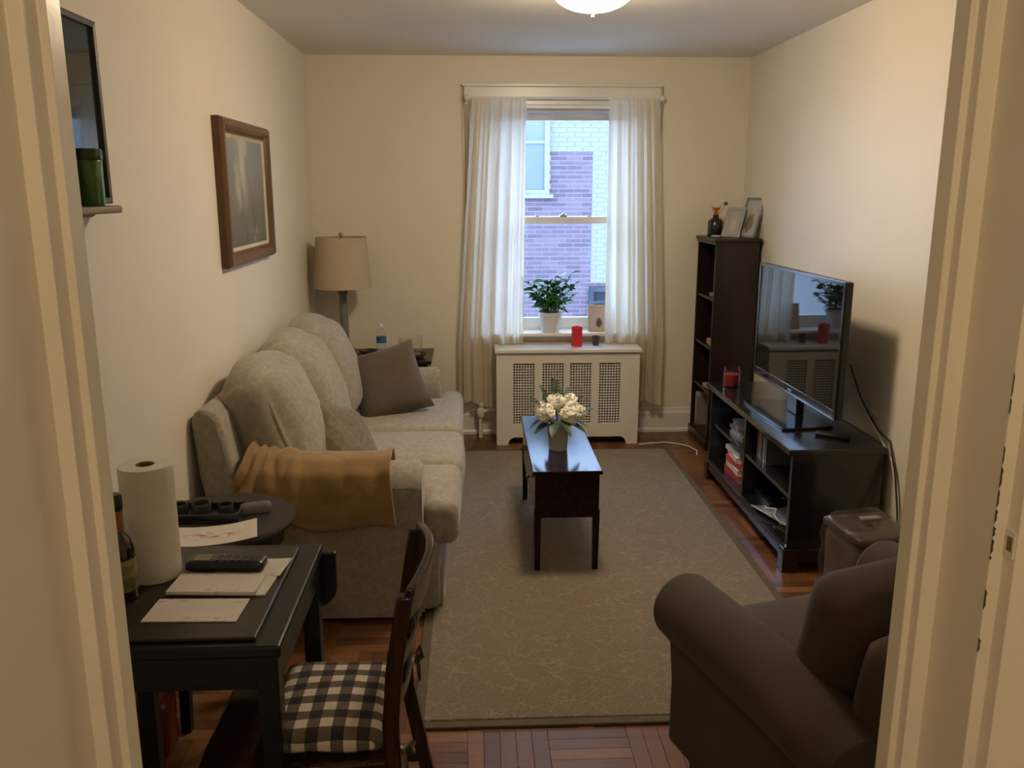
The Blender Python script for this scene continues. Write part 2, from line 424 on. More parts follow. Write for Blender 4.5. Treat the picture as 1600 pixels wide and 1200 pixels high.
def far_window(name, x0, x1, z0, z1, fm, gm, label):
    o = struct(name, MB().box(x0, x0+.07, OY-.03, OY+.04, z0, z1).box(x1-.07, x1, OY-.03, OY+.04, z0, z1).box(x0+.07, x1-.07, OY-.03, OY+.04, z1-.07, z1).box(x0+.07, x1-.07, OY-.03, OY+.04, z0, z0+.06).box(x0+.07, x1-.07, OY-.02, OY+.04, (z0+z1)/2-.02, (z0+z1)/2+.02), fm, label, 'window')
    part('pane', MB().box(x0+.06, x1-.06, OY+.0, OY+.006, z0+.05, z1-.06), gm, o)
    part('window_sill', MB().box(x0-.05, x1+.05, OY-.08, OY+.03, z0-.05, z0), fm, o)
far_window('window_2', .46, 1.06, 1.60, 2.98, M('pale_window_frame', (.20,.215,.215), .6), M('pale_blind_pane', (.125,.15,.17), .15, .05), 'pale framed neighbour window high in the brick wall')
far_window('window_3', 1.63, 2.35, -.10, .33, M('grey_window_frame', (.045,.05,.06), .8, spec=.1), M('dark_pane', (.022,.026,.034), .8, spec=.05), 'small dark neighbour window low in the brick wall')
struct('ground_outside', MB().box(-40, 40, YB+.25, 60, -1.7, -1.6), M('yard_concrete', (.3,.3,.3), .95), 'grey concrete yard outside the window', 'ground')

# ------------------------------------------------------------------ ceiling lamp
lp = thing('ceiling_light', 'white glass dome ceiling light, lit, with small finial', 'ceiling light', (.49, 3.65, ZC))
part('base_plate', MB().lathe([(.07,-.03),(.085,-.02),(.085,0)], 40), M('lamp_white_enamel', (.75,.72,.66), .3), lp, True)
dome = [(.075, -.022), (.12, -.028), (.15, -.042), (.158, -.056)] + [(.16*math.cos(a), -.062-.078*math.sin(a)) for a in [math.pi/2*i/10 for i in range(10)]] + [(.012, -.14)]
part('glass_dome', MB().lathe(dome[::-1], 40), emit('lit_opal_glass', WARM, CEIL_EMIT), lp, True)
part('finial', MB().lathe([(.002,-.164),(.007,-.160),(.008,-.153),(.004,-.149),(.012,-.143),(.014,-.139)], 16), M('finial_brass', (.5,.42,.3), .35, metal=.6), lp, True)
hl = thing('ceiling_light', 'small opal hallway ceiling light behind the viewer', 'ceiling light', (.05, -.55, ZC))
part('base_plate', MB().lathe([(.11,-.025),(.115,-.02),(.115,0)], 32), MATS['lamp_white_enamel'], hl, True)
part('glass_dome', MB().lathe([(.01,-.11),(.06,-.1),(.095,-.06),(.11,-.025)], 32), emit('lit_hall_glass', WARM, HALL_EMIT), hl, True)

# ------------------------------------------------------------------ rug
t = NT('tan_crackle_rug'); v = t.coord(); d = t.noise(v, 6.0, 3)
mv = t.n('ShaderNodeVectorMath'); mv.operation = 'MULTIPLY_ADD'; mv.inputs[1].default_value = (.38,.38,.38); t.l(d.outputs['Color'], mv.inputs[0]); t.l(v, mv.inputs[2])
vo = t.n('ShaderNodeTexVoronoi'); vo.feature = 'DISTANCE_TO_EDGE'; vo.inputs['Scale'].default_value = 7.5; t.l(mv.outputs[0], vo.inputs['Vector'])
a = t.ramp(vo.outputs['Distance'], [(.0, (.265,.212,.138)), (.045, (.188,.142,.084))])
g = t.ramp(t.noise(v, 120, 4, .75).outputs[0], [(.3, (.62,.62,.62)), (.7, (1.28,1.28,1.28))])
t.col(t.mix(1.0, a, g, 'MULTIPLY')); t.set(rough=1.0, sheen=.3); t.bump(t.noise(v, 190, 2).outputs[0], .9, .006); RUGM = t.m
rug = thing('area_rug', 'large tan rug with pale crackle lines and bound edges under the coffee table', 'rug', (.54, 3.89, 0))
RX0, RX1, RY0, RY1 = -.205, 1.278, 2.41, 5.37
rp_ = part('pile', MB().box(RX0+.035, RX1-.035, RY0+.035, RY1-.035, .0005, .014), RUGM, rug, world=True, bev=.004)
BIND = M('olive_brown_rug_binding', (.10,.078,.046), .9, .08, 30, .5, 250)
for q in ((RX0, RX0+.035, RY0, RY1), (RX1-.035, RX1, RY0, RY1), (RX0+.035, RX1-.035, RY0, RY0+.035), (RX0+.035, RX1-.035, RY1-.035, RY1)):
    part('binding', MB().box(*q, .0005, .011), BIND, rug, world=True, bev=.003)

# ------------------------------------------------------------------ sofa
so = thing('sofa', 'beige brocade three-seat sofa along the left wall', 'sofa', (-.56, 4.14, 0))
SY0, SY1 = 3.13, 5.15
part('base', MB().rbox((-.57, (SY0+SY1)/2, .17), (.86, SY1-SY0-.06, .30), .03, n=10, nz=.004), SOFA, so, True, world=True)
part('front_rail', MB().rbox((-.15, (SY0+SY1)/2+.03, .10), (.05, SY1-SY0-.1, .17), .02, n=10), SOFA, so, True, world=True)
def arm_prof(yo, sg):
    # yo = outer face; sg = direction toward the seat
    pts = [(.015, .02), (.015, .42), (.0, .50), (.005, .56)]
    for i in range(7):
        a_ = math.pi - math.pi*i/6
        pts.append((.12+.118*math.cos(a_), .535+.095*math.sin(a_)))
    pts += [(.235, .50), (.22, .42), (.22, .02)]
    return [(yo+sg*p, q) for p, q in pts]
for yo, sg in ((3.105, 1), (5.175, -1)):
    pr = arm_prof(yo, sg)
    a_ = part('arm', MB().prism(pr if sg < 0 else pr[::-1], 'x', -.97, -.215), SOFA, so, True, .014, world=True, angle=50)
    ctr = (sum(p[0] for p in pr)/len(pr), .33)
    fp = [(ctr[0]+(p[0]-ctr[0])*.9, ctr[1]+(p[1]-ctr[1])*.955) for p in pr]
    part('front_panel', MB().prism(fp if sg < 0 else fp[::-1], 'x', -.22, -.203), SOFA, a_, True, .006, world=True, angle=50)
bp = [(-.93,.06),(-1.025,.62),(-1.04,.83),(-1.03,.868),(-1.0,.885),(-.965,.878),(-.935,.84),(-.865,.50),(-.80,.30),(-.80,.06)]
part('back_frame', MB().prism(bp, 'y', 3.085, 5.17), SOFA, so, True, .02, world=True, angle=50)
FX = -.055
seats = [[(-.86,3.335),(-.205,3.335),(-.205,3.17),(FX-.01,3.17),(FX,3.70),(-.86,3.70)],
         [(-.86,3.705),(FX,3.705),(FX,4.25),(-.86,4.25)],
         [(-.86,4.255),(FX,4.255),(FX-.01,5.12),(-.205,5.12),(-.205,4.945),(-.86,4.945)]]
for p in seats:
    area = sum(p[i][0]*p[(i+1) % len(p)][1]-p[(i+1) % len(p)][0]*p[i][1] for i in range(len(p)))
    if len(p) == 4: part('seat_cushion', MB().rbox(((p[0][0]+p[1][0])/2, (p[0][1]+p[2][1])/2, .381), (p[1][0]-p[0][0], p[2][1]-p[0][1]-.004, .182), .05, n=12, crown=(.01,.0,.012), nz=.004), SOFA, so, True, world=True, angle=80)
    else: bevel(part('seat_cushion', MB().prism(p if area > 0 else p[::-1], 'z', .29, .473), SOFA, so, True, world=True, angle=80), .05, 6)
for i, (yc, hh) in enumerate(((3.50, -.015), (4.05, .0), (4.60, -.005))):
    Mx = Matrix.Rotation(R(-20), 3, 'Y')
    bc = part('back_cushion', MB().rbox((-.815, yc, .715+hh), (.26, .555, .57), .115, Mx, n=14, crown=(.055,.015,.035), nz=.012, seed=3.1*i, freq=6), SOFA, so, True, world=True, angle=80)
    # piping round the boxed edge, front face
    pts = []
    for k in range(41):
        a_ = 2*math.pi*k/40; c_, s_ = math.cos(a_), math.sin(a_)
        yy = math.copysign(abs(c_)**.55, c_)*.262; zz = math.copysign(abs(s_)**.55, s_)*.262
        pts.append(Vector((-.815, yc, .715+hh)) + Mx @ Vector((.083, yy, zz)))
    part('piping', MB().tube(pts, .006, 6), SOFA, bc, True, world=True)

def rot(x, y, z): return (Matrix.Rotation(R(z),3,'Z') @ Matrix.Rotation(R(y),3,'Y') @ Matrix.Rotation(R(x),3,'X'))
single('throw_pillow', MB().pillow((0,0,0), .41, .41, .15, rot(-30, -13, 16), seed=1), TAUPE, 'plain taupe square throw pillow leaning on the far end of the sofa', 'pillow', 'throw pillows on the sofa', smooth=True).location = (-.475, 4.64, .63)
single('throw_pillow', MB().pillow((0,0,0), .40, .38, .16, rot(-38, 20, 62), seed=5), PILB, 'brown patterned throw pillow tucked behind the golden tan blanket', 'pillow', 'throw pillows on the sofa', smooth=True).location = (-.57, 3.60, .60)

# blanket over the near arm
path = [(3.43,.475),(3.385,.50),(3.365,.55),(3.34,.60),(3.29,.645),(3.22,.66),(3.15,.65),(3.10,.61),(3.083,.55),(3.078,.51),(3.074,.465),(3.072,.43)]
def blanket(u, v):
    # u along the arm (X), v across it
    q = v*(len(path)-1); i = min(int(q), len(path)-2); f = q-i
    y = path[i][0]*(1-f)+path[i+1][0]*f; z = path[i][1]*(1-f)+path[i+1][1]*f
    x = -.87 + .55*u
    hem = max(0, v-.62)/.38
    x += hem*(.05*(u-.5)) + (.02*math.sin(v*5))*(1-u)
    if v > .6: z += hem*(.07*(1-u)**2 - .012) + hem*.018*math.sin(u*8+.5)
    fold = max(0, 1-u/.42)
    amp = .034*fold*math.sin(u*36+v*2.2+2.2*mnoise.noise(Vector((u*6,v*3,1)))) + .012*math.sin(u*14+v*4)*hem + .016*mnoise.noise(Vector((x*8, v*5, 0)))
    edge = max(0, (u-.9)/.1); z += .018*edge*(1-hem)
    ny, nz = (-.2 + -.8*max(0, (v-.45)/.55), 1-max(0, (v-.45)/.55))
    ln = math.hypot(ny, nz)
    lift = .012 + abs(amp) + .03*fold*(1-abs(2*v-1))
    return (x, y+ny/ln*lift, z+nz/ln*lift)
bl = single('blanket', MB().grid(blanket, 60, 46), TAN, 'golden tan fleece blanket draped over the near sofa arm', 'blanket', smooth=True)
sm = bl.modifiers.new('thick', 'SOLIDIFY'); sm.thickness = .012; sm.offset = 1
sm = bl.modifiers.new('soft', 'SUBSURF'); sm.levels = 1; sm.render_levels = 1

# ------------------------------------------------------------------ end table, lamp and things on it
et = thing('end_table', 'dark wood end table in the corner beyond the sofa', 'table', (-.60, 5.52, 0))
part('table_top', MB().box(-.97, -.265, 5.29, 5.74, .595, .62), ESPRESSO, et, bev=.004, world=True)
part('apron', MB().box(-.95, -.29, 5.31, 5.72, .50, .595), ESPRESSO, et, bev=.003, world=True)
for x in (-.945, -.29):
    for y in (5.315, 5.715): part('leg', MB().box(x-.02 if x > -.5 else x, x if x > -.5 else x+.02, y-.0 if y < 5.5 else y-.02, y+.02 if y < 5.5 else y, 0, .50), ESPRESSO, et, world=True)
LM = M('sage_grey_lamp_column', (.17,.165,.12), .5, .15, 12)
tl = thing('table_lamp', 'table lamp with beige drum shade and sage column on the end table', 'lamp', (-.83, 5.53, .62))
part('base', MB().lathe([(.085,0),(.085,.015),(.07,.022),(.072,.035),(.05,.045),(.045,.065),(.03,.075)], 28), LM, tl, True)
part('column', MB().lathe([(.034,.075),(.037,.085),(.03,.1),(.027,.13),(.024,.36),(.023,.385),(.03,.395),(.028,.405),(.04,.425),(.042,.435)], 24), LM, tl, True)
part('socket', MB().lathe([(.012,.435),(.012,.47),(.018,.475),(.018,.53)], 16), DARKMET, tl, True)
sh = NT('beige_linen_shade'); sv = sh.coord((1,1,1)); sh.col(sh.ramp(sh.noise(sv, 90, 3).outputs[0], [(.3,(.58,.48,.32)),(.7,(.66,.56,.39))])); sh.set(rough=.9)
tr_ = sh.n('ShaderNodeBsdfTranslucent'); tr_.inputs[0].default_value = (.5,.4,.25,1); mx = sh.n('ShaderNodeMixShader'); mx.inputs[0].default_value = .25
sh.l(sh.b.outputs[0], mx.inputs[1]); sh.l(tr_.outputs[0], mx.inputs[2]); sh.l(mx.outputs[0], sh.out.inputs[0])
lsh = part('lamp_shade', MB().lathe([(.178,.44),(.181,.44),(.158,.752),(.155,.752),(.178,.44)], 48, cap0=False, cap1=False), sh.m, tl, True)
part('shade_trim', MB().lathe([(.1795,.437),(.183,.437),(.1825,.447),(.179,.447),(.1795,.437)], 48, cap0=False, cap1=False), sh.m, lsh, True)
part('shade_trim', MB().lathe([(.1555,.745),(.160,.745),(.1595,.755),(.155,.755),(.1555,.745)], 48, cap0=False, cap1=False), sh.m, lsh, True)
part('harp', MB().tube([(0,0,.5),(.055,0,.56),(.06,0,.66),(0,0,.745)], .003, 6).tube([(0,0,.5),(-.055,0,.56),(-.06,0,.66),(0,0,.745)], .003, 6).bar((-.157,0,.745),(.157,0,.745),.004,.004), BRASS, tl)
part('finial', MB().lathe([(.006,.745),(.006,.76),(.012,.765),(.011,.777),(.003,.785)], 14), BRASS, tl, True)

def bottle_water():
    t_ = thing('water_bottle', 'clear plastic water bottle with blue label on the end table', 'bottle', (-.585, 5.42, .62))
    part('body', MB().lathe([(.028,0),(.031,.006),(.031,.04),(.029,.045),(.031,.05),(.031,.09),(.0315,.095),(.0315,.14),(.028,.165),(.016,.19),(.0125,.197),(.0125,.203)], 24), glass('clear_plastic', (.93,.95,.96), .05, 1.3, .12), t_, True)
    part('label_band', MB().lathe([(.0322,.098),(.0324,.1),(.0324,.134),(.0322,.136)], 24, cap0=False, cap1=False), M('blue_label', (.03,.10,.26), .4, .25, 60), t_, True)
    part('cap', MB().lathe([(.0145,.2),(.0145,.217),(.012,.22)], 20), M('white_plastic', (.7,.7,.7), .4), t_, True)
bottle_water()
BASK = M('brown_woven_dish', (.10,.045,.022), .55, .3, 40, .5, 120)
single('serving_dish', MB().lathe([(.06,0),(.09,.012),(.098,.03),(.093,.03),(.085,.016),(.055,.008)], 32), BASK, 'round brown dish under a clear glass on the end table', 'dish', smooth=True).location = (-.40, 5.42, .6205)
gt = single('glass_hurricane', MB().lathe([(.055,.0),(.066,.004),(.074,.05),(.078,.125),(.0765,.125),(.072,.05),(.064,.008),(.05,.006)], 36), glass('clear_glass', (.96,.95,.92), .02, 1.25, .05), 'wide clear glass standing in the brown dish', 'glass', smooth=True); gt.location = (-.40, 5.42, .632)
single('bowl', MB().lathe([(.03,0),(.05,.012),(.058,.035),(.054,.035),(.045,.014),(.02,.008)], 28), BASK, 'small brown bowl left of the water bottle', 'bowl', smooth=True).location = (-.68, 5.50, .6205)

# ------------------------------------------------------------------ painting on the left wall
pt = thing('framed_painting', 'framed landscape painting in wide brown wood on the left wall', 'painting', (XL, 4.04, 1.65))
PY0, PY1, PZ0, PZ1 = 3.665, 4.50, 1.343, 1.962
FRM = wood('walnut_picture_frame', (.075,.032,.012), (.15,.068,.027), .35, 2)
fp = [(0,0),(.03,0),(.045,.012),(.045,.03),(.034,.045),(.022,.055),(.022,.062),(0,.062)]
def frame_rect(x0, y0, y1, z0, z1, prof, sgn=1):
    mb = MB(); cs = [(y0,z0,1,1),(y1,z0,-1,1),(y1,z1,-1,-1),(y0,z1,1,-1)]; n = len(prof); o_ = []; f_ = []
    for (y, z, sy, sz) in cs:
        for d_, w_ in prof: o_.append((x0+sgn*d_, y+sy*w_, z+sz*w_))
    for i in range(4):
        j = (i+1) % 4
        for k in range(n):
            k2 = (k+1) % n; f_.append((i*n+k, j*n+k, j*n+k2, i*n+k2) if sgn < 0 else (i*n+k2, j*n+k2, j*n+k, i*n+k))
    return mb.add(o_, f_)
part('frame', frame_rect(XL+.001, PY0, PY1, PZ0, PZ1, fp), FRM, pt, world=True)
part('liner', frame_rect(XL+.012, PY0+.06, PY1-.06, PZ0+.06, PZ1-.06, [(0,0),(.008,0),(.012,.003),(.005,.017),(0,.017)]), M('cream_linen_liner', (.55,.47,.34), .8), pt, world=True)
t = NT('oil_landscape'); v = t.coord(); sx = t.n('ShaderNodeSeparateXYZ'); t.l(v, sx.inputs[0])
zz = t.math('ADD', sx.outputs[2], t.math('MULTIPLY', t.math('SUBTRACT', t.noise(v, 5, 4).outputs[0], .5), .22))
sky = t.ramp(t.math('ADD', t.math('MULTIPLY', zz, 1.7), .5), [(.05,(.085,.09,.055)), (.38,(.13,.135,.09)), (.62,(.20,.21,.17)), (.85,(.22,.25,.25))])
yy = t.math('ADD', sx.outputs[1], t.math('MULTIPLY', t.math('SUBTRACT', t.noise(v, 7, 4).outputs[0], .5), .3))
fall = t.ramp(t.math('ABSOLUTE', t.math('ADD', yy, .02)), [(.02,(1,1,1)), (.12,(0,0,0))])
up_ = t.ramp(t.math('ADD', zz, .5), [(.40,(0,0,0)), (.58,(1,1,1))])
c1 = t.mix(t.math('MULTIPLY', t.math('MULTIPLY', fall, up_), .9), sky, (.48,.48,.40))
tree = t.ramp(t.noise(t.coord((1,5,1.2)), 2.2, 5, .65).outputs[0], [(.52,(0,0,0)), (.62,(1,1,1))])
lowm = t.ramp(t.math('ADD', zz, .5), [(.35,(1,1,1)), (.75,(0,0,0))])
c2 = t.mix(t.math('MULTIPLY', t.math('MULTIPLY', tree, lowm), .9), c1, (.05,.055,.03))
foam = t.ramp(t.noise(t.coord((1,4,7)), 2.0, 4, .7).outputs[0], [(.57,(0,0,0)), (.66,(1,1,1))])
low2 = t.ramp(t.math('ADD', zz, .5), [(.25,(1,1,1)), (.42,(0,0,0))])
t.col(t.mix(t.math('MULTIPLY', t.math('MULTIPLY', foam, low2), .85), c2, (.42,.41,.33))); t.set(rough=.35); t.bump(t.noise(v, 60, 4).outputs[0], .2, .002)
part('canvas', MB().box(XL+.008, XL+.016, PY0+.07, PY1-.07, PZ0+.07, PZ1-.07), t.m, pt, world=True)

# ------------------------------------------------------------------ dark glass panel, ledge and green canister (near left wall)
mr = thing('wall_mirror', 'dark glass panel in thin dark frame above the small wall ledge', 'mirror', (XL, 2.3, 1.63))
part('frame', frame_rect(XL+.001, 1.90, 2.57, 1.63, 2.118, [(0,0),(.018,0),(.02,.004),(.018,.016),(.010,.018),(0,.018)]), M('dark_bronze_frame', (.05,.04,.035), .4), mr, world=True)
t = NT('dark_glass'); t.col((.020,.026,.024)); t.set(rough=.04, ior=1.5); t.bump(t.noise(t.coord(), 3, 2).outputs[0], .02, .01)
part('glass', MB().box(XL+.002, XL+.010, 1.915, 2.555, 1.645, 2.103), t.m, mr, world=True)
ld = thing('wall_ledge', 'narrow greyish wooden ledge under the dark glass panel', 'shelf', (XL, 2.3, 1.60))
LED = wood('grey_brown_ledge', (.19,.14,.10), (.28,.21,.155), .6, 1)
part('board', MB().box(XL, XL+.082, 1.85, 2.478, 1.606, 1.626), LED, ld, bev=.006, world=True)
part('moulding', MB().prism([(XL,1.597),(XL+.02,1.597),(XL+.03,1.606),(XL,1.606)], 'y', 1.87, 2.43), LED, ld, world=True)
gc = thing('canister', 'green glazed canister with dark rim on the wall ledge', 'canister', (XL+.045, 2.36, 1.6265))
part('body', MB().lathe([(.034,0),(.037,.006),(.038,.10),(.0385,.118),(.035,.124)], 32), M('green_glaze', (.035,.14,.012), .18, .25, 14, coat=.5), gc, True)
part('rim', MB().lathe([(.039,.117),(.0405,.120),(.0405,.142),(.037,.146),(.034,.142)], 32), M('dark_green_rim', (.03,.05,.015), .2, .3, 20), gc, True)
part('spout', MB().lathe([(.006,-.006),(.010,0),(.006,.006)], 12, (.02,.034,.132)), M('black_glaze', (.01,.01,.01), .2), gc, True)

# ------------------------------------------------------------------ radiator cover, radiator
rc = thing('radiator_cover', 'white wooden radiator cover with pierced grilles below the window', 'radiator cover', (.62, 5.64, 0))
CX0, CX1, CY = .15, 1.095, 5.50
op = [(.26,.40),(.453,.592),(.635,.778),(.829,.97)]
part('cover_top', MB().box(CX0-.012, CX1+.012, CY-.02, 5.772, .626, .651), M('white_enamel_gloss', (.76,.74,.68), .14, .03, 5), rc, bev=.005, world=True)
mb = MB(); xs = [CX0] + [q for p in op for q in p] + [CX1]
for i in range(0, len(xs), 2): mb.box(xs[i], xs[i+1], CY, CY+.018, .145, .555)
mb.box(CX0, CX1, CY, CY+.018, .555, .626)
foot = [(CX0,0),(CX0+.075,0),(CX0+.08,.02),(CX0+.092,.04),(CX0+.115,.052),(CX1-.115,.052),(CX1-.092,.04),(CX1-.08,.02),(CX1-.075,0),(CX1,0),(CX1,.145),(CX0,.145)]
mb.prism(foot, 'y', CY, CY+.018)
part('front_panel', mb, WHITE, rc, world=True)
for x in (CX0, CX1-.018): part('side_panel', MB().box(x, x+.018, CY+.018, 5.77, 0, .626), WHITE, rc, world=True)
g0 = MB(); gw, gh, nc, nr_ = .145, .415, 8, 23
for i in range(nc+1): x = gw*i/nc; g0.box(x-.003, x+.003, 0, .003, 0, gh)
for j in range(nr_+1): z = gh*j/nr_; g0.box(0, gw, .0005, .0025, z-.0033, z+.0033)
gm = g0.mesh('grille', WHITE)
for a_, b_ in op: link('grille', gm, rc, (a_-.002-.62, CY+.012-5.64, .142))
rd = thing('radiator', 'old cast-iron radiator hidden behind the pierced white cover', 'radiator', (.62, 5.66, 0))
IRON = M('shade_dark_iron', (.05,.047,.042), .5, .1, 10)  # iron darkened and fins kept tall to put shade behind the grille holes
fin = MB().rbox((0,0,.315), (.040,.13,.48), .016, n=4).mesh('fin', IRON, True)
for k in range(16): link('fin', fin, rd, (-.36+k*.048, 0, 0))
for x in (-.355, .355): part('foot', MB().box(x-.015, x+.015, -.05, .05, 0, .09), IRON, rd)
rv = thing('radiator_valve', 'white painted radiator pipe and valve beside the cover', 'valve', (.045, 5.70, 0))
part('pipe', MB().tube([(0,0,0),(0,0,.16),(.03,0,.19),(.10,0,.19)], .014, 12), WHITE, rv, True)
part('valve_body', MB().lathe([(.02,.14),(.026,.15),(.026,.20),(.018,.21),(.018,.22),(.026,.225),(.026,.245),(.01,.25)], 18), WHITE, rv, True)

# ------------------------------------------------------------------ curtains
def sheer(name, c, tl):
    t = NT(name); t.t.nodes.remove(t.b); v = t.coord((1,1,1))
    cc = t.ramp(t.noise(v, 120, 2).outputs[0], [(.3, tuple(x*.94 for x in c)), (.7, c)])
    d = t.n('ShaderNodeBsdfDiffuse'); tr = t.n('ShaderNodeBsdfTranslucent'); t.l(cc, d.inputs[0]); t.l(cc, tr.inputs[0])
    m1 = t.n('ShaderNodeMixShader'); m1.inputs[0].default_value = tl; t.l(d.outputs[0], m1.inputs[1]); t.l(tr.outputs[0], m1.inputs[2])
    tp = t.n('ShaderNodeBsdfTransparent'); m2 = t.n('ShaderNodeMixShader'); m2.inputs[0].default_value = .10
    t.l(m1.outputs[0], m2.inputs[1]); t.l(tp.outputs[0], m2.inputs[2]); t.l(m2.outputs[0], t.out.inputs[0]); return t.m
CURT = sheer('cream_sheer_cotton', (.87,.79,.64), .54)
def curtain(label, xt0, xt1, xb0, xb1, inner_right, seed):
    # x range at the rod and at the hem; the window side is shorter, it rests on the radiator cover
    def fn(u, v):
        zt = 2.232
        ui = u if inner_right else 1-u
        zb = .24 + .02*math.sin(u*9+seed)
        xb = xb0+(xb1-xb0)*u
        lim = CX0-.022 if inner_right else CX1+.022
        if (inner_right and xb > lim) or (not inner_right and xb < lim): zb = .6575
        z = zt + (zb-zt)*v
        k = min(1, (zt-z)/1.55)
        x = (xt0+(xt1-xt0)*u)*(1-k) + xb*k
        ph = u*2*math.pi*5.5 + seed + 1.5*math.sin(u*5+seed) + .5*math.sin(v*2.2+seed)
        amp = (.010 + .016*min(1, (zt-z)/.5))*(.75+.35*math.sin(u*11+seed*3))
        y = 5.672 + amp*math.sin(ph) + .006*math.sin(ph*2.3+1.1*v) + .004*mnoise.noise(Vector((u*8, v*6, seed)))
        if z > 2.19: y += (5.690-y)*.7
        return (x, y, z)
    o = single('curtain', MB().grid(fn, 150, 60), CURT, label, 'curtain', 'window curtains', smooth=True)
    return o
curtain('cream sheer curtain panel hanging left of the window', .005, .352, -.095, .335, True, .4)
curtain('cream sheer curtain panel hanging right of the window', .878, 1.205, .885, 1.285, False, 2.2)
rod = thing('curtain_rod', 'thin white curtain rod across the window top', 'curtain rod', (.6, 5.70, 2.235))
part('rod', MB().tube([(-.02,5.705,2.236),(1.225,5.705,2.236)], .006, 10), WHITE, rod, True, world=True)
for x in (-.025, 1.225):
    part('bracket', MB().tube([(x,5.762,2.236),(x,5.70,2.236)], .006, 8).lathe([(.004,-.018),(.014,-.01),(.016,0),(.014,.01),(.004,.018)], 14, (x, 5.700, 2.236)), WHITE, rod, True, world=True)
for x in (-.045, 1.232):
    s_ = 1 if x < 0 else -1
    for pts in ([(x,5.735,2.31),(x+.005*s_,5.735,1.8),(x+.012*s_,5.735,1.2)], [(x+.03*s_,5.735,2.22),(x+.02*s_,5.735,1.7),(x+.012*s_,5.735,1.2)]):
        part('cord', MB().tube(pts, .0028, 6), M('olive_cord', (.20,.17,.10), .8), rod, True, world=True)

# ------------------------------------------------------------------ on the sill and the radiator cover
pp = thing('potted_plant', 'bushy green houseplant in white pot on the window sill', 'plant', (.525, 5.762, .722))
part('pot', MB().lathe([(.054,0),(.058,.004),(.078,.118),(.082,.121),(.082,.138),(.076,.138),(.073,.12),(.07,.1)], 32), M('white_glazed_pot', (.66,.66,.64), .3), pp, True)
part('soil', MB().lathe([(.072,.10),(.0725,.116),(.03,.12)], 24), M('soil', (.03,.02,.012), .95), pp, True)
LEAF = M('green_leaf', (.05,.175,.035), .4, .35, 18)
def leaf_mesh(l, w_, fold=.25, bend=.3, n=6):
    mb = MB(); o_ = []; f_ = []
    for i in range(n+1):
        t_ = i/n; wd = w_/2*math.sin(math.pi*min(1, t_*.93+.05))**.8; z = -bend*l*t_*t_
        x = l*t_; o_ += [(x, -wd, z+fold*wd), (x, 0, z), (x, wd, z+fold*wd)]
    for i in range(n):
        a_ = i*3; f_ += [(a_, a_+3, a_+4, a_+1), (a_+1, a_+4, a_+5, a_+2)]
    mb.add(o_, f_); m_ = MB(); m_.add([(p[0],p[1],p[2]-.0006) for p in mb.v], [q[::-1] for q in mb.f]); mb.add(m_.v, m_.f)
    return mb
lm_ = [leaf_mesh(.072, .034).mesh('leaf', LEAF, True), leaf_mesh(.058, .029, .3, .15).mesh('leaf', LEAF, True)]
rs = random.Random(11)
for k in range(22):
    an = 2*math.pi*k/22*3.0 + rs.uniform(-.2,.2); sp_ = rs.uniform(.02,.19) if k else 0; hh = rs.uniform(.10,.285)*(1-.9*max(0,sp_-.12))
    bx = Vector((.03*math.cos(an), .03*math.sin(an), .11))
    tip = Vector((sp_*math.cos(an), sp_*math.sin(an)*.45, .12+hh)); mid = bx.lerp(tip, .5) + Vector((0,0,.03))
    part('stem', MB().tube([bx, mid, tip], [.004,.0032,.002], 6), M('plant_stem', (.06,.13,.04), .5), pp, True)
    for q in range(9):
        t_ = .28 + .72*q/8
        p = bx*(1-t_)**2 + mid*2*t_*(1-t_) + tip*t_**2
        o = link('leaf', lm_[q % 2], pp, p, (rs.uniform(-1.0,1.0), rs.uniform(-.9,.2), an + (1 if q % 2 else -1)*rs.uniform(.5,1.4) if q < 8 else an))
        if p.y + .06 > .095: o.rotation_euler.z = -math.pi/2 + rs.uniform(-1.2,1.2)
cn = thing('pillar_candle', 'red pillar candle standing on the white radiator cover', 'candle', (.688, 5.60, .651))
wx = part('wax', MB().lathe([(.034,0),(.036,.006),(.036,.128),(.034,.134),(.026,.132),(.022,.122),(.01,.12)], 32), M('red_wax', (.62,.02,.035), .45, .06, 10, sss=.1), cn, True)
part('wick', MB().tube([(0,0,.12),(.001,0,.142)], .0015, 6), BLACKPL, wx)
sf = thing('picture_frame', 'small gilt framed picture on the window sill beside the right curtain', 'picture frame', (.86, 5.77, .722))
def easel_frame(root, w_, h_, lean, fm, pm, bar=.018, strut=True):
    Mx = Matrix.Rotation(R(-lean), 4, 'X')
    fr = MB().box(-w_/2, -w_/2+bar, -.006, .006, 0, h_).box(w_/2-bar, w_/2, -.006, .006, 0, h_).box(-w_/2+bar, w_/2-bar, -.006, .006, 0, bar).box(-w_/2+bar, w_/2-bar, -.006, .006, h_-bar, h_)
    part('frame', fr.xf(Mx), fm, root, bev=.002)
    part('print', MB().box(-w_/2+bar*.9, w_/2-bar*.9, -.001, .004, bar*.9, h_-bar*.9).xf(Mx), pm, root)
    bkg = part('backing', MB().box(-w_/2+.004, w_/2-.004, .0045, .0075, .004, h_-.004).xf(Mx), BLACKPL, root)
    if strut:
        top = Mx @ Vector((0, .008, h_*.62)); part('strut', MB().bar(top, (0, top.y+h_*.30, .001), .03, .003), BLACKPL, bkg)
